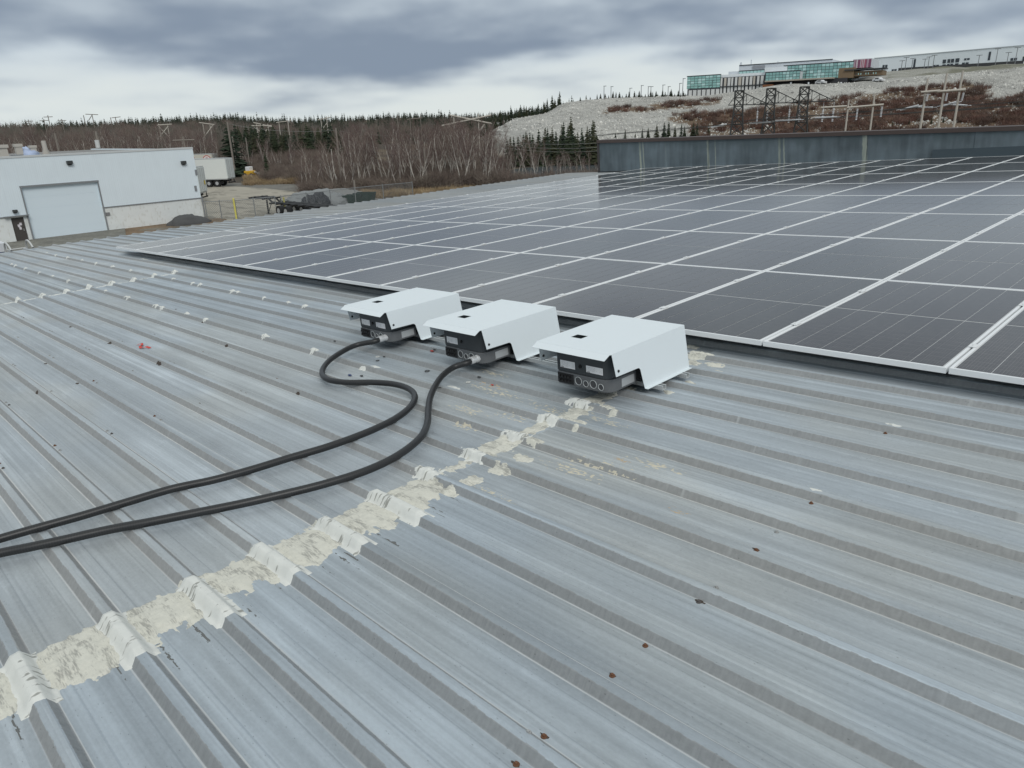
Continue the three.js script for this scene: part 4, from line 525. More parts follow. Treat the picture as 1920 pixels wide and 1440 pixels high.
// ---------------------------------------------------------------- glass building on the hill
{
  const A = at(1288, 181, 290), B = at(1640, 152, 274); A.y = at(1288, 183, 290).y; const Fb = facade('glass_office_building', 'large modern building with green glass walls on top of the gravel hill', 'building', A, B), { rect, loc, t } = Fb;
  const M_GL = std(0.27, 0.46, 0.43, 0.05, 0.75), M_GL2 = std(0.46, 0.66, 0.63, 0.08, 0.7), M_MUL = std(0.09, 0.12, 0.12, 0.5), M_PAN = std(0.66, 0.66, 0.64, 0.7), M_PAN2 = std(0.52, 0.48, 0.42, 0.7), M_BAY = std(0.07, 0.075, 0.085, 0.3), M_ROOF = std(0.58, 0.61, 0.64, 0.6), M_EDGE = std(0.045, 0.05, 0.055, 0.6), M_BROWN = std(0.20, 0.14, 0.085, 0.8), M_WHT = std(0.8, 0.84, 0.86, 0.6);
  const vol = (n, m, pl, yt, yb, pr, z1, dep, par) => { const b = rect(pl, yt, yb, pr, 0, z1); b[4] = z1 - dep; return part(n, boxG(...b), m, par || t); };
  const glaze = (pl, yt, yb, pr, z1, nx, ny, m = M_GL) => { const b = rect(pl, yt, yb, pr, 0, z1), fr = new GB(), w = (b[1] - b[0]) / nx, h = (b[3] - b[2]) / ny; const c = part('curtain_wall', boxG(b[0] + 0.02, b[1] - 0.02, b[2] + 0.02, b[3] - 0.02, z1 - 0.4, z1 - 0.08), M_MUL, t); for (let i = 0; i < nx; i++) for (let j = 0; j < ny; j++) part('pane', boxG(b[0] + i * w + 0.07, b[0] + (i + 1) * w - 0.07, b[2] + j * h + 0.07, b[2] + (j + 1) * h - 0.07, z1 - 0.078, z1 - rr(0.03, 0.05)), rnd() < 0.25 ? M_GL2 : m, c); part('cap', boxG(b[0] - 0.1, b[1] + 0.1, b[3], b[3] + 0.25, z1 - 0.45, z1 + 0.1), M_EDGE, c); return b; };
  // left wing
  glaze(1288.5, 144, 167, 1351, 0, 9, 5); vol('wing_body', M_ROOF, 1289, 145, 167, 1351, -0.5, 24);
  const lowBase = rect(1289, 167.5, 182, 1351, -24, -0.2); part('base_wall', boxG(...lowBase), M_BAY, t);
  const strips = (n, x0, x1, y0, y1, z, fn) => { const w = (x1 - x0) / n; for (let k = 0; k < n; k++) { const f = fn(k); part('facade_panel', boxG(x0 + k * w + w * 0.06, x0 + (k + f[0]) * w, y0, y1, z - 0.15, z + 0.12 + 0.1 * (k % 2)), f[1], t); } };
  strips(7, lowBase[0] + 0.5, lowBase[1], lowBase[2], lowBase[3] - 0.4, 0, () => [0.78, M_PAN]);
  // middle wing of upright panels and dark slots
  const mid = rect(1352, 146, 178, 1434, -22, -0.3); part('mid_body', boxG(...mid), M_BAY, t);
  const midUp = rect(1352, 140.5, 145.6, 1434, -20, -0.6); part('mid_parapet', boxG(...midUp), M_WHT, t);
  { const lev = lerp(mid[2], mid[3], 0.45); strips(12, mid[0], mid[1], lev + 0.3, mid[3] - 0.1, 0, k => [0.52 + 0.12 * (k % 3), k % 4 === 1 ? M_PAN2 : M_PAN]); strips(12, mid[0], mid[1], mid[2], lev - 0.05, 0, k => [0.6 + 0.08 * (k % 3), M_PAN]); part('ledge', boxG(mid[0], mid[1], lev, lev + 0.28, -0.28, 0.5), M_EDGE, t); }
  // upper set-back storeys
  vol('roof_storey', M_ROOF, 1386, 123, 136, 1560, -14, 22); { const b = rect(1386, 122, 123.6, 1560, 0, -13.8); b[4] = -14.2; part('roof_edge', boxG(...b), M_EDGE, t); const q = rect(1411, 124, 129, 1434, -14, -13.7); part('louvre', boxG(...q), std(0.27, 0.28, 0.30, 0.6), t); }
  glaze(1386, 134, 139.5, 1440, -9, 8, 1, M_GL2); vol('clerestory_body', M_ROOF, 1366, 134.5, 141, 1440, -9.5, 14);
  // right wing: white box, long glass hall, low glass pavilion
  vol('white_box', M_WHT, 1434, 127, 135, 1475, 0.6, 14);
  glaze(1470, 124, 157, 1600, -0.4, 18, 6); vol('hall_body', M_ROOF, 1470, 125, 157, 1600, -0.9, 20);
  glaze(1436, 136.5, 152, 1500, 4, 10, 3); vol('pavilion_body', M_ROOF, 1437, 137.4, 152, 1500, 3.5, 6);
  vol('undercroft', std(0.035, 0.035, 0.04, 0.7), 1434, 154, 168, 1588, 3.2, 8);
  { const b = rect(1434, 151.5, 154, 1560, -3, 6.5); part('canopy', boxG(...b), std(0.40, 0.36, 0.30, 0.7), t); const c = rect(1430, 159, 168, 1448, 0, 7.5); part('timber_booth', boxG(...c), std(0.22, 0.09, 0.04, 0.8), t); for (const px of [1483, 1516, 1577]) { const q = rect(px - 1.2, 154, 166, px + 1.2, 5.4, 6); part('column', boxG(...q), M_WHT, t); } }
  vol('brown_block', M_BROWN, 1573, 128, 147, 1602, 3, 10); vol('brown_wing', M_BROWN, 1602, 134, 143, 1655, 2.4, 8);
  { const b = rect(1603, 134.4, 142.6, 1645, 0, 2.6), n = 9, w = (b[1] - b[0]) / n; for (let k = 0; k < n; k++) part('window', boxG(b[0] + k * w + 0.25, b[0] + (k + 1) * w - 0.25, b[2] + 0.3, b[3] - 0.5, 2.402, 2.55), k % 3 ? M_GL2 : M_BAY, t); part('wing_roof', boxG(b[0] - 3, b[1] + 2, b[3] + 0.4, b[3] + 0.7, -4, 3.4), M_EDGE, t); }
  { const b = rect(1600, 112.5, 128, 1634, 0, -0.6), n = 22, w = (b[1] - b[0]) / n, ms = [std(0.42, 0.13, 0.18, 0.7), std(0.62, 0.54, 0.57, 0.7), std(0.26, 0.1, 0.17, 0.7), std(0.5, 0.36, 0.42, 0.7)]; part('stripe_body', boxG(b[0], b[1], b[2], b[3] + 0.2, -16, -0.75), M_ROOF, t); for (let k = 0; k < n; k++) part('coloured_strip', boxG(b[0] + k * w, b[0] + (k + 0.92) * w, b[2], b[3], -0.748, -0.5 - 0.1 * rnd()), ms[Math.floor(rnd() * 4)], t); }
  for (const px of [1388, 1390, 1408, 1458, 1556, 1561]) { const [x, y] = loc(px, 124, -18); part('roof_flue', new GB().bar([x, y - 1.5, -18], [x, y + 1.2 + rnd(), -18], 0.16, 0.16, 6, true).geo(), M_ROOF, t); }
}
// long white hall on the far right
{
  const A = at(1636, 142, 360), B = at(1930, 122, 336), Fb = facade('white_hall', 'very long plain white hall on the ridge at far right', 'building', A, B), { rect, loc, t, L } = Fb, top = loc(1640, 110)[1], m = std(0.82, 0.87, 0.89, 0.6), dk = std(0.05, 0.06, 0.07, 0.25);
  part('wall', new GB().box(0, L + 60, -4, top, -40, 0).geo(), m, t); part('roof_edge', boxG(-0.2, L + 60, top + 0.002, top + 0.3, -40, 0.15), std(0.46, 0.49, 0.51, 0.6), t);
  for (const [pl, yt, yb, pr] of [[1655, 122, 130, 1664], [1672, 130, 135, 1681], [1714, 111, 126, 1717.5], [1750, 122, 126, 1760], [1768, 112, 119, 1774], [1777, 111, 118, 1789], [1792, 109.5, 117, 1799], [1808, 109.5, 113, 1818], [1767, 121, 125, 1773], [1776, 120, 125, 1787], [1791, 119, 124, 1797], [1804, 117.5, 122, 1816], [1854.5, 97, 113, 1858.5], [1895, 109, 114, 1907], [1918, 106, 115, 1926], [1883, 118, 122, 1888]]) { const b = rect(pl, yt, yb, pr, 0.002, 0.12); const w = part('window', boxG(...b), dk, t); if (b[1] - b[0] > 1.6) part('mullion', new GB().box((b[0] + b[1]) / 2 - 0.06, (b[0] + b[1]) / 2 + 0.06, b[2], b[3], 0.122, 0.18).geo(), m, w); }
  { const b = rect(1902, 116, 124.5, 1907, 0.002, 0.2); part('blue_door', boxG(...b), std(0.02, 0.09, 0.32, 0.5), t); }
}
// dark wooden screen fence along the ridge in front of the hall
{
  const t = thing('ridge_fence', 'dark low fence along the ridge in front of the white hall', 'fence', ground(1684, 322)); const g0 = t.position, m = std(0.05, 0.052, 0.055, 0.8); let prev = null; for (let px = 1684; px <= 1925; px += 9) { const p = at(px, lerp(134.5, 120.5, (px - 1684) / 241), 322).sub(g0); if (prev) part('board_panel', new GB().quad([prev.x, prev.y - 1.5, prev.z], [p.x, p.y - 1.5, p.z], [p.x, p.y + 1.25, p.z], [prev.x, prev.y + 1.25, prev.z]).quad([p.x - 0.08, p.y - 1.5, p.z - 0.08], [prev.x - 0.08, prev.y - 1.5, prev.z - 0.08], [prev.x - 0.08, prev.y + 1.25, prev.z - 0.08], [p.x - 0.08, p.y + 1.25, p.z - 0.08]).geo(), m, t); prev = p; }
}
// lamp posts along the ridge
{
  const m = std(0.2, 0.21, 0.22, 0.6), lamp = (px, yTop, d, l, dbl) => { const b = ground(px, d), h = at(px, yTop, d).y - b.y, t = thing('lamp_post', l, 'lamp post', b, undefined, 'lamp posts along the ridge'); part('pole', new GB().bar([0, 0, 0], [0, h, 0], 0.13, 0.09, 6, true).geo(), m, t); part('lamp_head', new GB().box(dbl ? -0.9 : -0.1, 0.9, h, h + 0.16, -0.2, 0.2).geo(), m, t); };
  [[1132, 162], [1145, 163], [1180, 166], [1201, 161], [1214, 163], [1219, 163], [1241, 160], [1251, 163], [1278, 148], [1272, 157]].forEach(([x, y]) => lamp(x, y, 275, 'thin grey lamp post on the ridge left of the glass building'));
  [[1680, 115], [1687, 109], [1699, 111], [1722, 112], [1729, 108], [1738, 105], [1821, 105], [1853, 93], [1874, 100], [1889, 91], [1914, 92]].forEach(([x, y]) => lamp(x, y, 318, 'grey lamp post standing in front of the long white hall', true));
}
// parked cars at the hilltop
for (const [px, py, l, c] of [[1534, 159, 'white car parked below the glass building', [0.6, 0.6, 0.6]], [1641, 151.5, 'white car parked right of the brown block on the hilltop', [0.72, 0.72, 0.72]]]) {
  const p = ground(px, 264), t = thing('parked_car', l, 'car', p, yaw(-0.35), 'cars parked on the hilltop'), s = new THREE.Shape(); [[-2.2, 0.35], [2.2, 0.35], [2.25, 0.8], [1.2, 0.95], [0.6, 1.42], [-1.1, 1.45], [-1.9, 0.98], [-2.25, 0.9]].forEach((q, k) => k ? s.lineTo(...q) : s.moveTo(...q)); const g = new THREE.ExtrudeGeometry(s, { depth: 1.5, bevelSize: 0.1, bevelThickness: 0.12, bevelSegments: 2 }); g.translate(0, 0, -0.75); part('body', g, std(...c, 0.3), t); part('window', boxG(-1.05, 0.55, 1.0, 1.36, -0.9, 0.9), M_BLACK, t); for (const x of [-1.35, 1.35]) for (const z of [-0.6, 0.6]) wheel(t, x, 0.34, z, 0.34); t.scale.setScalar(0.78);
}

// ---------------------------------------------------------------- pylons, pole frames and wires
const M_STEEL = std(0.05, 0.052, 0.05, 0.7), M_WOOD = std(0.50, 0.46, 0.40, 0.9), M_POLE = std(0.24, 0.21, 0.18, 0.9), M_INS = std(0.72, 0.74, 0.76, 0.4);
const acrossView = (px) => { const r = ray(px, horizonY(px)); return Math.atan2(-r.z, r.x) - Math.PI / 2; };       // yaw that turns local x across this sight line
[[1384, 170, 'left'], [1443, 166, 'middle'], [1505, 163, 'right']].forEach(([px, py, l], n) => {
  const d = 148, b = ground(px, d), H = at(px, py, d).y - b.y, t = thing('lattice_pylon', `dark lattice steel pylon with one long arm, ${l} of three behind the wall`, 'pylon', b, yaw(acrossView(px)), 'lattice pylons behind the wall'), g = new GB(), w = y => lerp(1.55, 0.75, clamp(y / (H * 0.72)));
  const lv = [0, 0.18, 0.36, 0.52, 0.66, 0.78, 0.9, 1].map(k => k * H), c = (y, i) => [w(y) * (i & 1 ? 1 : -1), y, w(y) * (i & 2 ? 1 : -1)];
  for (let k = 0; k + 1 < lv.length; k++) for (const [i, j] of [[0, 1], [1, 3], [3, 2], [2, 0]]) { g.beam(c(lv[k], i), c(lv[k + 1], i), 0.2).beam(c(lv[k], i), c(lv[k + 1], j), 0.11).beam(c(lv[k], j), c(lv[k + 1], i), 0.11).beam(c(lv[k + 1], i), c(lv[k + 1], j), 0.12); } part('tower', g.geo(), M_STEEL, t);
  const a = new GB(), y0 = H * 0.8; for (const s of [-0.7, 0.7]) { a.beam([0, y0, s], [5.2, y0 - 0.1, 0], 0.12).beam([0, H, s], [5.2, y0 - 0.1, 0], 0.1); for (let k = 1; k < 4; k++) { const x = k * 1.3, yt = lerp(H, y0 - 0.1, x / 5.2); a.beam([x, y0, s * (1 - x / 5.2)], [x, yt, s * (1 - x / 5.2)], 0.07).beam([x, yt, s * (1 - x / 5.2)], [x - 1.3, y0, s * (1 - (x - 1.3) / 5.2)], 0.06); } a.beam([-1.8, y0, 0], [0, y0, s], 0.1).beam([-1.8, y0, 0], [0, H, s], 0.08); } part('arm', a.geo(), M_STEEL, t);
  for (const x of [3.4, 5.1]) { const q = new GB(); q.bar([x, y0, 0], [x, y0 - 1.2, 0], 0.03, 0.03, 4); for (let k = 0; k < 9; k++) q.bar([x, y0 - 1.2 - k * 0.26, 0], [x, y0 - 1.36 - k * 0.26, 0], 0.15, 0.15, 8, true); part('insulator', q.geo(), M_INS, t); }
});
// horizontal insulator strings between the pylons
[[1348, 236, 2.6, 0.16], [1425, 230, 3.6, 0.04], [1477, 225.5, 4.2, 0.03], [1548, 220, 3.4, 0], [1705, 202, 2.6, 0.25], [1735, 201, 2.2, -0.05], [1780, 195, 2.2, 0.3], [1800, 197, 2.0, -0.12]].forEach(([px, py, L, tl], n) => {
  const c = at(px, py, 146), t = thing('insulator_string', `pale stack of insulator discs hanging level, ${ORD[n + 1]} from the left behind the wall`, 'insulator', c, yaw(acrossView(px)), 'level insulator strings'), g = new GB(); for (let x = -L / 2; x < L / 2; x += 0.16) g.bar([x, x * tl, 0], [x + 0.1, (x + 0.1) * tl, 0], 0.17, 0.17, 8, true); g.bar([-L / 2 - 0.6, -L / 2 * tl, 0], [L / 2 + 0.6, L / 2 * tl, 0], 0.05, 0.05, 5, true); part('discs', g.geo(), M_INS, t); const w = new GB(); w.bar([-L / 2 - 0.6, -L / 2 * tl, 0], [-L / 2 - 30, -1.5, 2], 0.03, 0.03, 4).bar([L / 2 + 0.6, L / 2 * tl, 0], [L / 2 + 40, 1.5, 6], 0.03, 0.03, 4); part('wire', w.geo(), M_STEEL, t);
});
// timber pole frames: poles given by pixel of top, with cross-arms between pixels
function poleFrame(name, label, d, poles, arms, r, mat, hang = []) {
  const t = thing(name, label, 'pole frame', ground(poles[0][0], d)), o = t.position; for (const [px, py] of poles) { const b = ground(px, d), h = at(px, py, d); part('pole', new GB().bar(tri3(b.clone().setY(b.y - 0.4).sub(o)), [b.x - o.x, h.y - o.y, b.z - o.z], r, r * 0.75, 8, true).geo(), mat, t); }
  for (const [x0, y0, x1, y1, k = 0.8] of arms) part('cross_arm', new GB().beam(tri3(at(x0, y0, d - r).sub(o)), tri3(at(x1, y1, d - r).sub(o)), r * 1.6 * k).geo(), mat, t);
  for (const [x0, y0, x1, y1] of hang) { const a = at(x0, y0, d - 0.3), b = at(x1, y1, d - 0.3), g = new GB(); for (let k = 0; k < 8; k++) { const p = a.clone().lerp(b, k / 8).sub(o), q = a.clone().lerp(b, (k + 0.55) / 8).sub(o); g.bar(tri3(p), tri3(q), 0.15, 0.15, 8, true); } part('insulator', g.geo(), M_INS, t); }
  return t;
}
poleFrame('timber_pole_frame', 'three-pole pale timber frame behind the wall at far right', 136, [[1732, 147], [1766, 137], [1795, 133]], [[1727, 173, 1763, 170], [1757, 172, 1811, 168]], 0.2, M_WOOD, [[1740, 176, 1737, 190], [1776, 175, 1773, 190], [1807, 174, 1803, 189]]);
poleFrame('timber_pole_frame', 'two-pole pale timber frame behind the wall, right of the pylons', 140, [[1590, 187], [1637, 176]], [[1540, 202, 1588, 199], [1588, 202, 1657, 196]], 0.18, M_WOOD, [[1608, 204, 1605, 226], [1654, 200, 1651, 220]]);
poleFrame('timber_pole_frame', 'leaning cross-braced timber frame above the birch trees by the gravel hill', 150, [[851, 215], [897, 213]], [[828, 236, 921, 210 + 6, 0.9], [843, 216, 922, 232, 0.9], [909, 233, 882, 270, 0.9], [840, 235, 852, 246, 0.7]], 0.16, M_WOOD);
poleFrame('timber_pole_frame', 'far timber frame with crossed braces left of centre hillside', 235, [[482, 230], [503, 232]], [[470, 236, 511, 236], [477, 238, 505, 262], [505, 236, 488, 262], [475, 230, 510, 238]], 0.17, M_WOOD);
poleFrame('timber_pole_frame', 'far timber frame with crossed braces above the white warehouse', 235, [[300, 232], [316, 234]], [[294, 235, 322, 233], [297, 237, 317, 257], [316, 236, 300, 256]], 0.16, M_WOOD);
poleFrame('timber_pole_frame', 'far single-braced timber frame right above the warehouse corner', 240, [[382, 232], [395, 233]], [[373, 230, 402, 234], [400, 234, 382, 258]], 0.16, M_WOOD);
poleFrame('timber_pole_frame', 'tall two-pole timber frame on the hillside, centre left', 250, [[603, 225], [614, 218]], [[596, 225, 620, 220], [606, 240, 614, 230]], 0.16, M_WOOD);
poleFrame('timber_pole_frame', 'slim two-pole timber frame on the hillside beside a cross-braced one', 250, [[524, 230], [541, 226]], [[518, 230, 546, 226]], 0.14, M_WOOD);
poleFrame('timber_pole_frame', 'slim frame of poles against the skyline over the birches', 260, [[746, 215], [769, 225], [789, 213]], [[763, 224, 792, 221]], 0.14, M_POLE);
poleFrame('steel_pole_frame', 'faint portal pylon on the skyline left of centre', 420, [[164, 216], [180, 216]], [[160, 214, 184, 215, 0.6], [166, 226, 173, 215, 0.6]], 0.22, M_POLE);
poleFrame('steel_pole_frame', 'faint y-shaped portal pylon on the skyline, right of another', 430, [[213, 220], [222, 219]], [[209, 221, 226, 219, 0.6]], 0.22, M_POLE);
// single utility poles
[[428, 228, 150, 'pale leaning utility pole beside the trailers', 0.2], [433, 256, 155, 'shorter pale pole just right of the leaning utility pole', 0.16], [180, 246, 105, 'utility pole with white transformer behind the white warehouse', 0.17], [103, 250, 118, 'plain stub pole behind the white warehouse roof', 0.17], [341, 256, 118, 'thin pole with lamp arm behind the warehouse corner', 0.12], [629, 240, 108, 'tall brown utility pole left of the birch trees', 0.16], [792, 278, 102, 'stout grey pole in front of the birch trees', 0.2], [653, 338, 96, 'leaning short timber post by the stone pile', 0.16], [458, 258, 165, 'thin brown pole right of the dark conifer', 0.14], [98, 216, 300, 'utility pole with crossarm on the left skyline', 0.16], [89, 223, 310, 'left neighbour of the crossarm pole on the skyline', 0.15], [122, 223, 310, 'right neighbour of the crossarm pole on the skyline', 0.15], [60, 224, 300, 'pole with square head on the left skyline', 0.15]].forEach(([px, py, d, l, r]) => {
  const b = ground(px, d), h = at(px, py, d), t = thing('utility_pole', l, 'utility pole', b); part('pole', new GB().bar([0, -0.3, 0], [0, h.y - b.y, 0], r, r * 0.75, 8, true).geo(), M_POLE, t);
  if (d > 200 || px === 341) part('cross_arm', new GB().beam([-1.3, h.y - b.y - 0.5, 1.0], [1.3, h.y - b.y - 0.5, -1.0], 0.14).geo(), M_POLE, t); if (px === 180) part('transformer', new GB().bar([0.35, h.y - b.y - 1.9, 0.2], [0.35, h.y - b.y - 1.0, 0.2], 0.26, 0.26, 10, true).geo(), std(0.6, 0.6, 0.58, 0.5), t);
});
// wires sagging from the pole frames across the valley
[[[640, 246], [850, 236], 150, 3], [[900, 262], [1122, 268], 120, 1], [[930, 270], [1122, 276], 120, 1], [[940, 276], [1122, 283], 120, 1], [[428, 232], [629, 244], 128, 1.5]].forEach(([a, b, d, sag], n) => { const A = at(...a, d), B = at(...b, d), P = []; for (let k = 0; k <= 12; k++) { const p = A.clone().lerp(B, k / 12); p.y -= sag * 4 * (k / 12) * (1 - k / 12) * 0.4; P.push(p); } const t = thing('power_line', ['sagging wire over the birch tops on the left', 'highest wire in front of the spruces left of the wall', 'middle wire in front of the spruces left of the wall', 'lowest wire in front of the spruces left of the wall', 'wire from the leaning utility pole to the brown pole'][n], 'wire'); const g = new GB(); for (let k = 0; k < 12; k++) g.bar(tri3(P[k]), tri3(P[k + 1]), 0.018, 0.018, 4); part('strand', g.geo(), std(0.3, 0.3, 0.28, 0.6), t); });
// ---------------------------------------------------------------- vegetation
const M_BIRCH = [std(0.56, 0.52, 0.46, 0.9), std(0.42, 0.38, 0.34, 0.9)], M_TWIG = [std(0.19, 0.135, 0.115, 0.95), std(0.23, 0.175, 0.145, 0.95), std(0.165, 0.11, 0.1, 0.95)];
function birchGeo(H, stems, n) {                                            // pale stems and limbs, fine darker twigs
  const T = new GB(), C = new GB();
  const grow = (p, dir, len, r, depth) => {
    let a = p.clone(), d = dir.clone(); const seg = depth === 0 ? 7 : 3;
    for (let k = 0; k < seg; k++) { d.add(V3(rr(-0.13, 0.13), rr(-0.02, 0.1), rr(-0.13, 0.13)).multiplyScalar(depth ? 1 : 0.55)).normalize(); const b = a.clone().addScaledVector(d, len / seg), ra = r * (1 - 0.8 * k / seg), rb = r * (1 - 0.8 * (k + 1) / seg); (depth < 2 ? T : C).bar(tri3(a), tri3(b), ra, rb, depth ? 3 : 5);
      if (depth < 3 && (depth || k >= 2)) { const m = depth === 0 ? 2 : depth === 1 ? 3 : 2; for (let q = 0; q < m; q++) { const w = rnd() * 6.28, up = rr(0.35, 1.0), nd = V3(Math.cos(w) * 0.8, up, Math.sin(w) * 0.8).addScaledVector(d, 0.6).normalize(); grow(a.clone().lerp(b, rnd()), nd, len * (depth === 0 ? rr(0.2, 0.36) * (1.25 - k / seg * 0.6) : rr(0.35, 0.6)), Math.max(ra * (depth === 0 ? 0.62 : 0.45), 0.011), depth + 1); } }
      a = b; }
  };
  for (let s = 0; s < stems; s++) { const w = rnd() * 6.28, l = stems > 1 ? 0.26 : rr(0.04, 0.2); grow(V3(Math.cos(w) * 0.2 * s, -0.3, Math.sin(w) * 0.2 * s), V3(Math.cos(w) * l, 1, Math.sin(w) * l).normalize(), H * rr(0.86, 1), 0.12 * rr(0.8, 1.2), 0); }
  return [T.geo(), C.geo()];
}
const BIRCH = []; for (let k = 0; k < 7; k++) BIRCH.push(birchGeo(9.5, 1 + (k % 3 === 0 ? 1 : 0) + (k === 5 ? 1 : 0), k));
function birch(p, h, label, group, k) { const t = thing('birch_tree', label, 'birch tree', p, yaw(rnd() * 6.28), group), g = BIRCH[k % 7]; part('trunk', g[0], M_BIRCH[k % 5 === 0 ? 1 : 0], t); part('crown', g[1], M_TWIG[k % 3], t); t.scale.setScalar(h / 9.5); }
// the thicket beyond the roof edge, its nearest row, then the trees behind
for (let k = 0; k < 62; k++) { const px = 552 + 575 * (k + rr(-0.4, 0.4)) / 62, d = 101 + 14 * rnd() + (px > 950 ? 4 : 0), h = px > 1030 ? rr(2.4, 4.0) : px > 930 ? rr(4, 6) : px < 640 ? rr(4.5, 6.5) : rr(6.6, 8.4); birch(ground(px, d), h, 'bare pale-stemmed birch in the thicket just beyond the roof edge', 'birches in the thicket beyond the roof', k); }
for (let k = 0; k < 34; k++) { const px = 650 + 280 * rnd(), d = rr(116, 135); birch(ground(px, d), rr(6.8, 8.2), 'bare reddish birch deeper in the thicket beyond the roof edge', 'birches deeper in the thicket', k + 3); }
for (let k = 0; k < 66; k++) { const px = -60 + 460 * (k + rnd()) / 66, d = rr(150, 190); birch(ground(px, d), rr(6.5, 8.8), 'bare tree in the wood behind the white warehouse', 'bare trees behind the warehouse', k + 1); }
for (let k = 0; k < 16; k++) { const px = 440 + 130 * rnd(), d = rr(150, 185); birch(ground(px, d), rr(3.5, 6), 'small bare tree at the wood edge between trailers and thicket', 'small bare trees at the wood edge', k + 2); }
{ const p = ground(617, 103), t = thing('birch_snag', 'crooked white birch stem standing alone left of the thicket', 'birch tree', p), g = new GB(); const P = [[0, -0.2, 0], [0.15, 0.8, 0], [0.55, 1.7, 0.1], [0.3, 2.6, 0.2], [0.2, 4.2, 0.2], [0.35, 5.6, 0.3]]; for (let k = 0; k + 1 < P.length; k++) g.bar(P[k], P[k + 1], 0.15 - k * 0.02, 0.13 - k * 0.02, 7); part('trunk', g.geo(), std(0.5, 0.47, 0.42, 0.9), t); }

// spruces: whorls of drooping boughs
function spruceGeo(H, R, whorls, per) {
  const C = new GB(), T = new GB().bar([0, -0.3, 0], [0, H * 0.98, 0], 0.13, 0.02, 5);
  for (let k = 0; k < whorls; k++) { const f = (k + rnd() * 0.6) / whorls, y = H * (0.07 + 0.92 * f), r = R * Math.pow(1 - f, 0.82) * rr(0.8, 1.1) + 0.08;
    for (let q = 0; q < per; q++) { const w = (q + rnd() * 0.8) / per * 6.283 + k * 1.3, rl = r * rr(0.6, 1.12), c = Math.cos(w), s = Math.sin(w), dr = rl * rr(0.1, 0.45), hw = rl * rr(0.34, 0.55) + 0.06; const a = [0, y + 0.12, 0], tip = [c * rl, y - dr, s * rl], m = [c * rl * 0.55, y - dr * 0.25, s * rl * 0.55];
      C.tri(a, [m[0] - s * hw, m[1] - 0.12 * rl, m[2] + c * hw], tip).tri(a, tip, [m[0] + s * hw, m[1] - 0.12 * rl, m[2] - c * hw]); if (rnd() < 0.5) C.tri([m[0], m[1], m[2]], [tip[0] * 0.85 - s * hw * 1.2, tip[1] - 0.1, tip[2] * 0.85 + c * hw * 1.2], [tip[0] * 0.9 + s * hw, tip[1] - 0.18, tip[2] * 0.9 - c * hw]); } }
  C.tri([-0.06, H * 0.93, 0], [0.06, H * 0.93, 0], [0, H * 1.03, 0]); return [T.geo(), C.geo()];
}
const dbl = { side: THREE.DoubleSide }, M_SPR = [std(0.026, 0.042, 0.022, 0.95, 0, dbl), std(0.036, 0.05, 0.022, 0.95, 0, dbl), std(0.05, 0.055, 0.026, 0.95, 0, dbl)], M_TRUNK = std(0.09, 0.07, 0.055, 0.95);
const SPR = []; for (let k = 0; k < 6; k++) SPR.push(spruceGeo(8, rr(1.4, 2.1), 20, 10));
function spruce(p, h, label, group, k, wide = 1) { const t = thing('spruce_tree', label, 'spruce tree', p, yaw(rnd() * 6.28), group), g = SPR[k % 6]; part('trunk', g[0], M_TRUNK, t); part('crown', g[1], M_SPR[k % 3], t); t.scale.set(h / 8 * wide, h / 8, h / 8 * wide); }
const bySpruce = (px, base, top, l, grp, k, d0) => { const p = onTerrain(px, base) || ground(px, 170), d = Math.hypot(p.x - EYE.x, p.z - EYE.z), h = at(px, top, d).y - p.y; spruce(p, Math.max(h, 1.2), l, grp, k); };
[[1154, 256, 248], [1172, 257, 242], [1191, 256, 248], [1204, 256, 240], [1215, 256, 239], [1231, 257, 232], [1245, 256, 228], [1253, 255, 226], [1265, 256, 235], [1277, 255, 230], [1283, 255, 236], [1299, 256, 228], [1306, 256, 229], [1328, 252, 231]].forEach(([x, b, t], k) => bySpruce(x, b + 3, t, 'small dark spruce in the row along the foot of the gravel hill', 'small spruces at the foot of the gravel hill', k));
[[1430, 248, 236], [1447, 246, 238], [1488, 244, 234], [1515, 243, 235], [1704, 232, 222], [1746, 230, 219], [1768, 228, 220], [1862, 222, 216], [1673, 236, 226]].forEach(([x, b, t], k) => bySpruce(x, b + 2, t, 'small scrubby spruce among the rust-red brush behind the wall', 'scrubby spruces in the brush', k));
for (let k = 0; k < 34; k++) { const px = 945 + 178 * (k + rnd()) / 34, d = rr(140, 158); spruce(ground(px, d), rr(5, 8) * (px < 975 ? 0.7 : 1), 'dark spruce in the clump left of the dark metal wall', 'spruces left of the wall', k); }
for (let k = 0; k < 84; k++) { const px = 430 + 215 * rnd(), d = rr(185, 240); spruce(ground(px, d), rr(4.5, 8), 'dark green spruce in the mid-distance wood above the yard', 'spruces above the yard', k, 1.15); }
spruce(onTerrain(503, 336) || ground(503, 145), 4.8, 'single small spruce standing in dry grass beyond the yard', undefined, 1, 0.9);
for (const [px, d, h, w] of [[424, 152, 9, 1.5], [437, 158, 8, 1.4]]) spruce(ground(px, d), h, px === 424 ? 'broad dark conifer directly behind the long white trailer' : 'dark conifer right of the leaning utility pole', undefined, 0, w);
// along the ridge of the gravel hill
for (let k = 0; k < 34; k++) { const px = 1085 + 200 * Math.pow((k + rnd()) / 34, 0.8), d = rr(262, 272); spruce(ground(px, d), rr(0.9, 2.4), 'tiny dark spruce on the ridge left of the glass building', 'spruces on the hill ridge', k, 1.3); }
for (let k = 0; k < 26; k++) { const px = 905 + 150 * (k + rnd()) / 26, d = rr(290, 330); spruce(ground(px, d), rr(3.5, 7), 'spruce on the skyline where the gravel hill begins', 'spruces behind the gravel hill', k); }

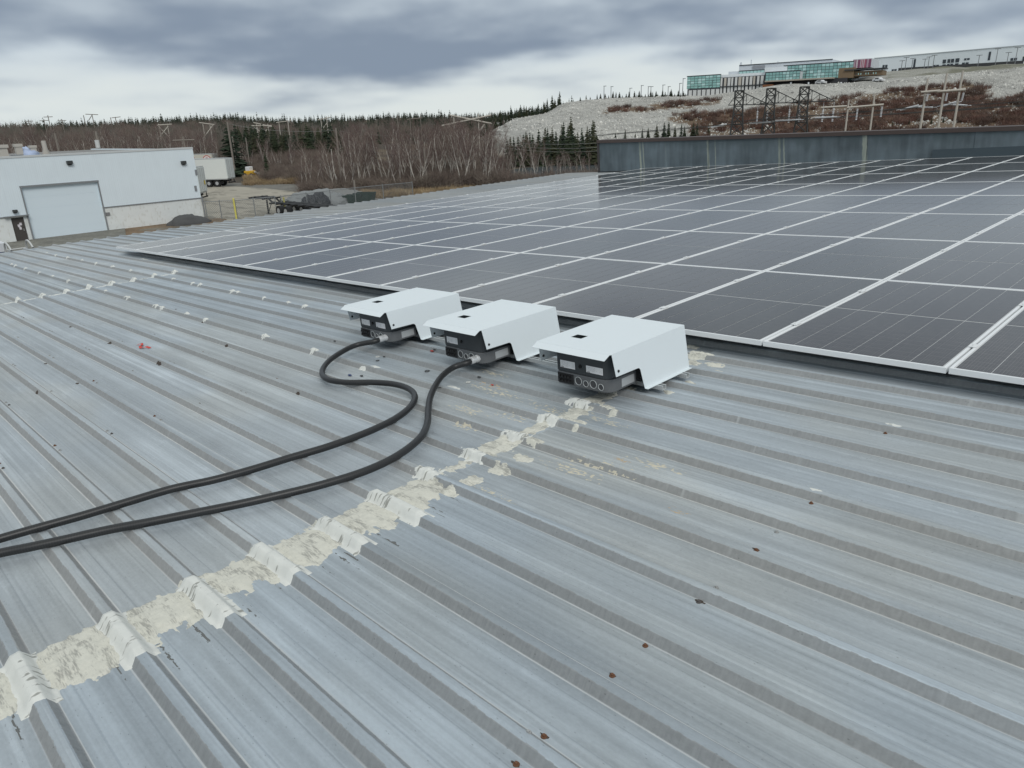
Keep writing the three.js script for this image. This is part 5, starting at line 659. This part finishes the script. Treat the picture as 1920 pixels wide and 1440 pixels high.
// far woods and brush, too many to count
function scatter(name, label, cat, geo, mat, list, cols) {
  const m = new THREE.InstancedMesh(geo, mat, list.length), M = new THREE.Matrix4(), c = new THREE.Color(); list.forEach(([p, s, w = 1], k) => { M.compose(p, yaw(rnd() * 6.28), V3(s * w, s, s * w)); m.setMatrixAt(k, M); const q = cols[Math.floor(rnd() * cols.length)], v = rr(0.8, 1.2); c.setRGB(q[0] * v, q[1] * v, q[2] * v); m.setColorAt(k, c); }); m.name = name; m.userData = { kind: 'stuff', label, category: cat }; m.castShadow = m.receiveShadow = true; scene.add(m); return m;
}
const WHITE2 = std(1, 1, 1, 0.95, 0, dbl);
{ const L = []; for (let k = 0; k < 6500; k++) { const px = rr(-220, 1075), d = 250 + 300 * Math.pow(rnd(), 0.7), p = ground(px, d); if (px > 925 && d < 330) continue; const spr = fbm(p.x * 0.016 + 2, p.z * 0.016 + 7, 3) + (d > 460 ? 0.2 : 0) + (px > 400 ? 0.06 : -0.02); if (spr < 0.47) continue; L.push([p, rr(0.26, 0.62) * (0.75 + 0.5 * fbm(p.x * 0.03, p.z * 0.03 + 5, 2)) * (rnd() < 0.08 ? 1.35 : 1), 1.15]); }
  scatter('far_spruce_wood', 'dark spruce wood covering the far rise along the skyline', 'woodland', spruceGeo(8, 1.7, 12, 7)[1], WHITE2, L, [[0.03, 0.045, 0.028], [0.04, 0.052, 0.028], [0.045, 0.055, 0.035], [0.055, 0.06, 0.04]]); }
function shrubGeo(n, H, spread, w) { const C = new GB(); for (let k = 0; k < n; k++) { const a = rnd() * 6.283, b = rnd() * 6.283, r0 = spread * 0.5 * rnd(), l = H * rr(0.5, 1.05), x = Math.cos(a) * r0, z = Math.sin(a) * r0, tx = x + Math.cos(a) * spread * rnd() * 0.6, tz = z + Math.sin(a) * spread * rnd() * 0.6, h = w * rr(0.6, 1.4); C.tri([x + Math.cos(b) * h, 0, z + Math.sin(b) * h], [x - Math.cos(b) * h, 0, z - Math.sin(b) * h], [tx, l, tz]); const mx = (x + tx) / 2, mz = (z + tz) / 2; C.tri([mx, l * 0.5, mz], [mx + h, l * 0.52, mz], [mx + Math.cos(b) * spread * 0.45, l * rr(0.7, 0.95), mz + Math.sin(b) * spread * 0.45]); } return C.geo(); }
const REDS = [[0.16, 0.085, 0.065], [0.13, 0.075, 0.06], [0.19, 0.12, 0.085], [0.11, 0.075, 0.06]], BROWNS = [[0.15, 0.115, 0.095], [0.18, 0.14, 0.115], [0.125, 0.095, 0.08], [0.21, 0.175, 0.14]], STRAW = [[0.34, 0.25, 0.14], [0.28, 0.2, 0.12], [0.38, 0.29, 0.18]];
{ const L = []; for (let k = 0; k < 3400; k++) { const b = BRUSH[rnd() < 0.1 ? 0 : 1], px = b === BRUSH[0] ? rr(1128, 1355) : rr(1255, 2080), py = b === BRUSH[0] ? rr(185, 214) : rr(150, 262); if (!inPoly(b, px, py)) continue; const p = onTerrain(px, py, 155, 270); if (!p) continue; if (fbm(p.x * 0.1 + 50, p.z * 0.1, 3) < 0.42) continue; L.push([p, rr(0.6, 1.25), 1.3]); }
  scatter('hill_brush', 'rust-red leafless brush covering the lower gravel hill', 'brush', shrubGeo(46, 1.5, 1.2, 0.035), WHITE2, L, REDS); }
{ const L = []; for (let k = 0; k < 1500; k++) { const px = rr(560, 1140), d = rr(98, 150); if (px > 945 && d > 106) continue; L.push([ground(px, d), rr(0.7, 1.5) * (px > 960 ? 0.85 : 1)]); } for (let k = 0; k < 900; k++) { const px = rr(440, 640), d = rr(128, 200); if (px < 480 && d < 156) continue; L.push([ground(px, d), rr(0.6, 1.3)]); }
  scatter('thicket_brush', 'grey-brown undergrowth between the birch stems', 'brush', shrubGeo(60, 2.0, 1.8, 0.025), WHITE2, L, BROWNS); }
{ const L = []; for (let k = 0; k < 1900; k++) { const px = rr(-220, 900), d = rr(170, 420); if (px > 640 && d < 260) continue; if (px > 400 && rnd() < 0.55) continue; if (px > 380 && px < 660 && d < 200) continue; L.push([ground(px, d), rr(0.8, 1.5)]); }
  scatter('far_bare_wood', 'reddish bare wood on the rise behind the white warehouse', 'woodland', shrubGeo(60, 4.6, 2.8, 0.045), WHITE2, L, [[0.20, 0.145, 0.125], [0.21, 0.165, 0.14], [0.165, 0.14, 0.12], [0.19, 0.175, 0.15], [0.14, 0.13, 0.1]]); }
{ const L = []; for (let k = 0; k < 700; k++) { const px = rr(445, 620), d = rr(124, 150); L.push([ground(px, d), rr(0.5, 1.1)]); } for (let k = 0; k < 500; k++) { const px = rr(600, 900), d = rr(92, 101); L.push([ground(px, d), rr(0.4, 1.0)]); }
  scatter('dry_grass', 'straw-coloured dry grass along the edge of the yard', 'grass', shrubGeo(50, 0.9, 1.3, 0.03), WHITE2, L, STRAW); }
{ const g = new THREE.DodecahedronGeometry(0.5, 0), L = []; for (let k = 0; k < 9000; k++) { const px = rr(930, 2100), d = rr(168, 264), p = ground(px, d); if (px < 985 && d < 200) continue; const s = rr(0.16, 0.45) * (rnd() < 0.06 ? 2 : 1); p.y += s * 0.12; L.push([p, s]); }
  scatter('hill_rubble', 'loose pale rock rubble over the gravel hill slope', 'rubble', g, std(1, 1, 1, 1), L, [[0.6, 0.585, 0.54], [0.5, 0.49, 0.45], [0.66, 0.64, 0.59], [0.34, 0.33, 0.31]]); }
renderer.render(scene, camera);
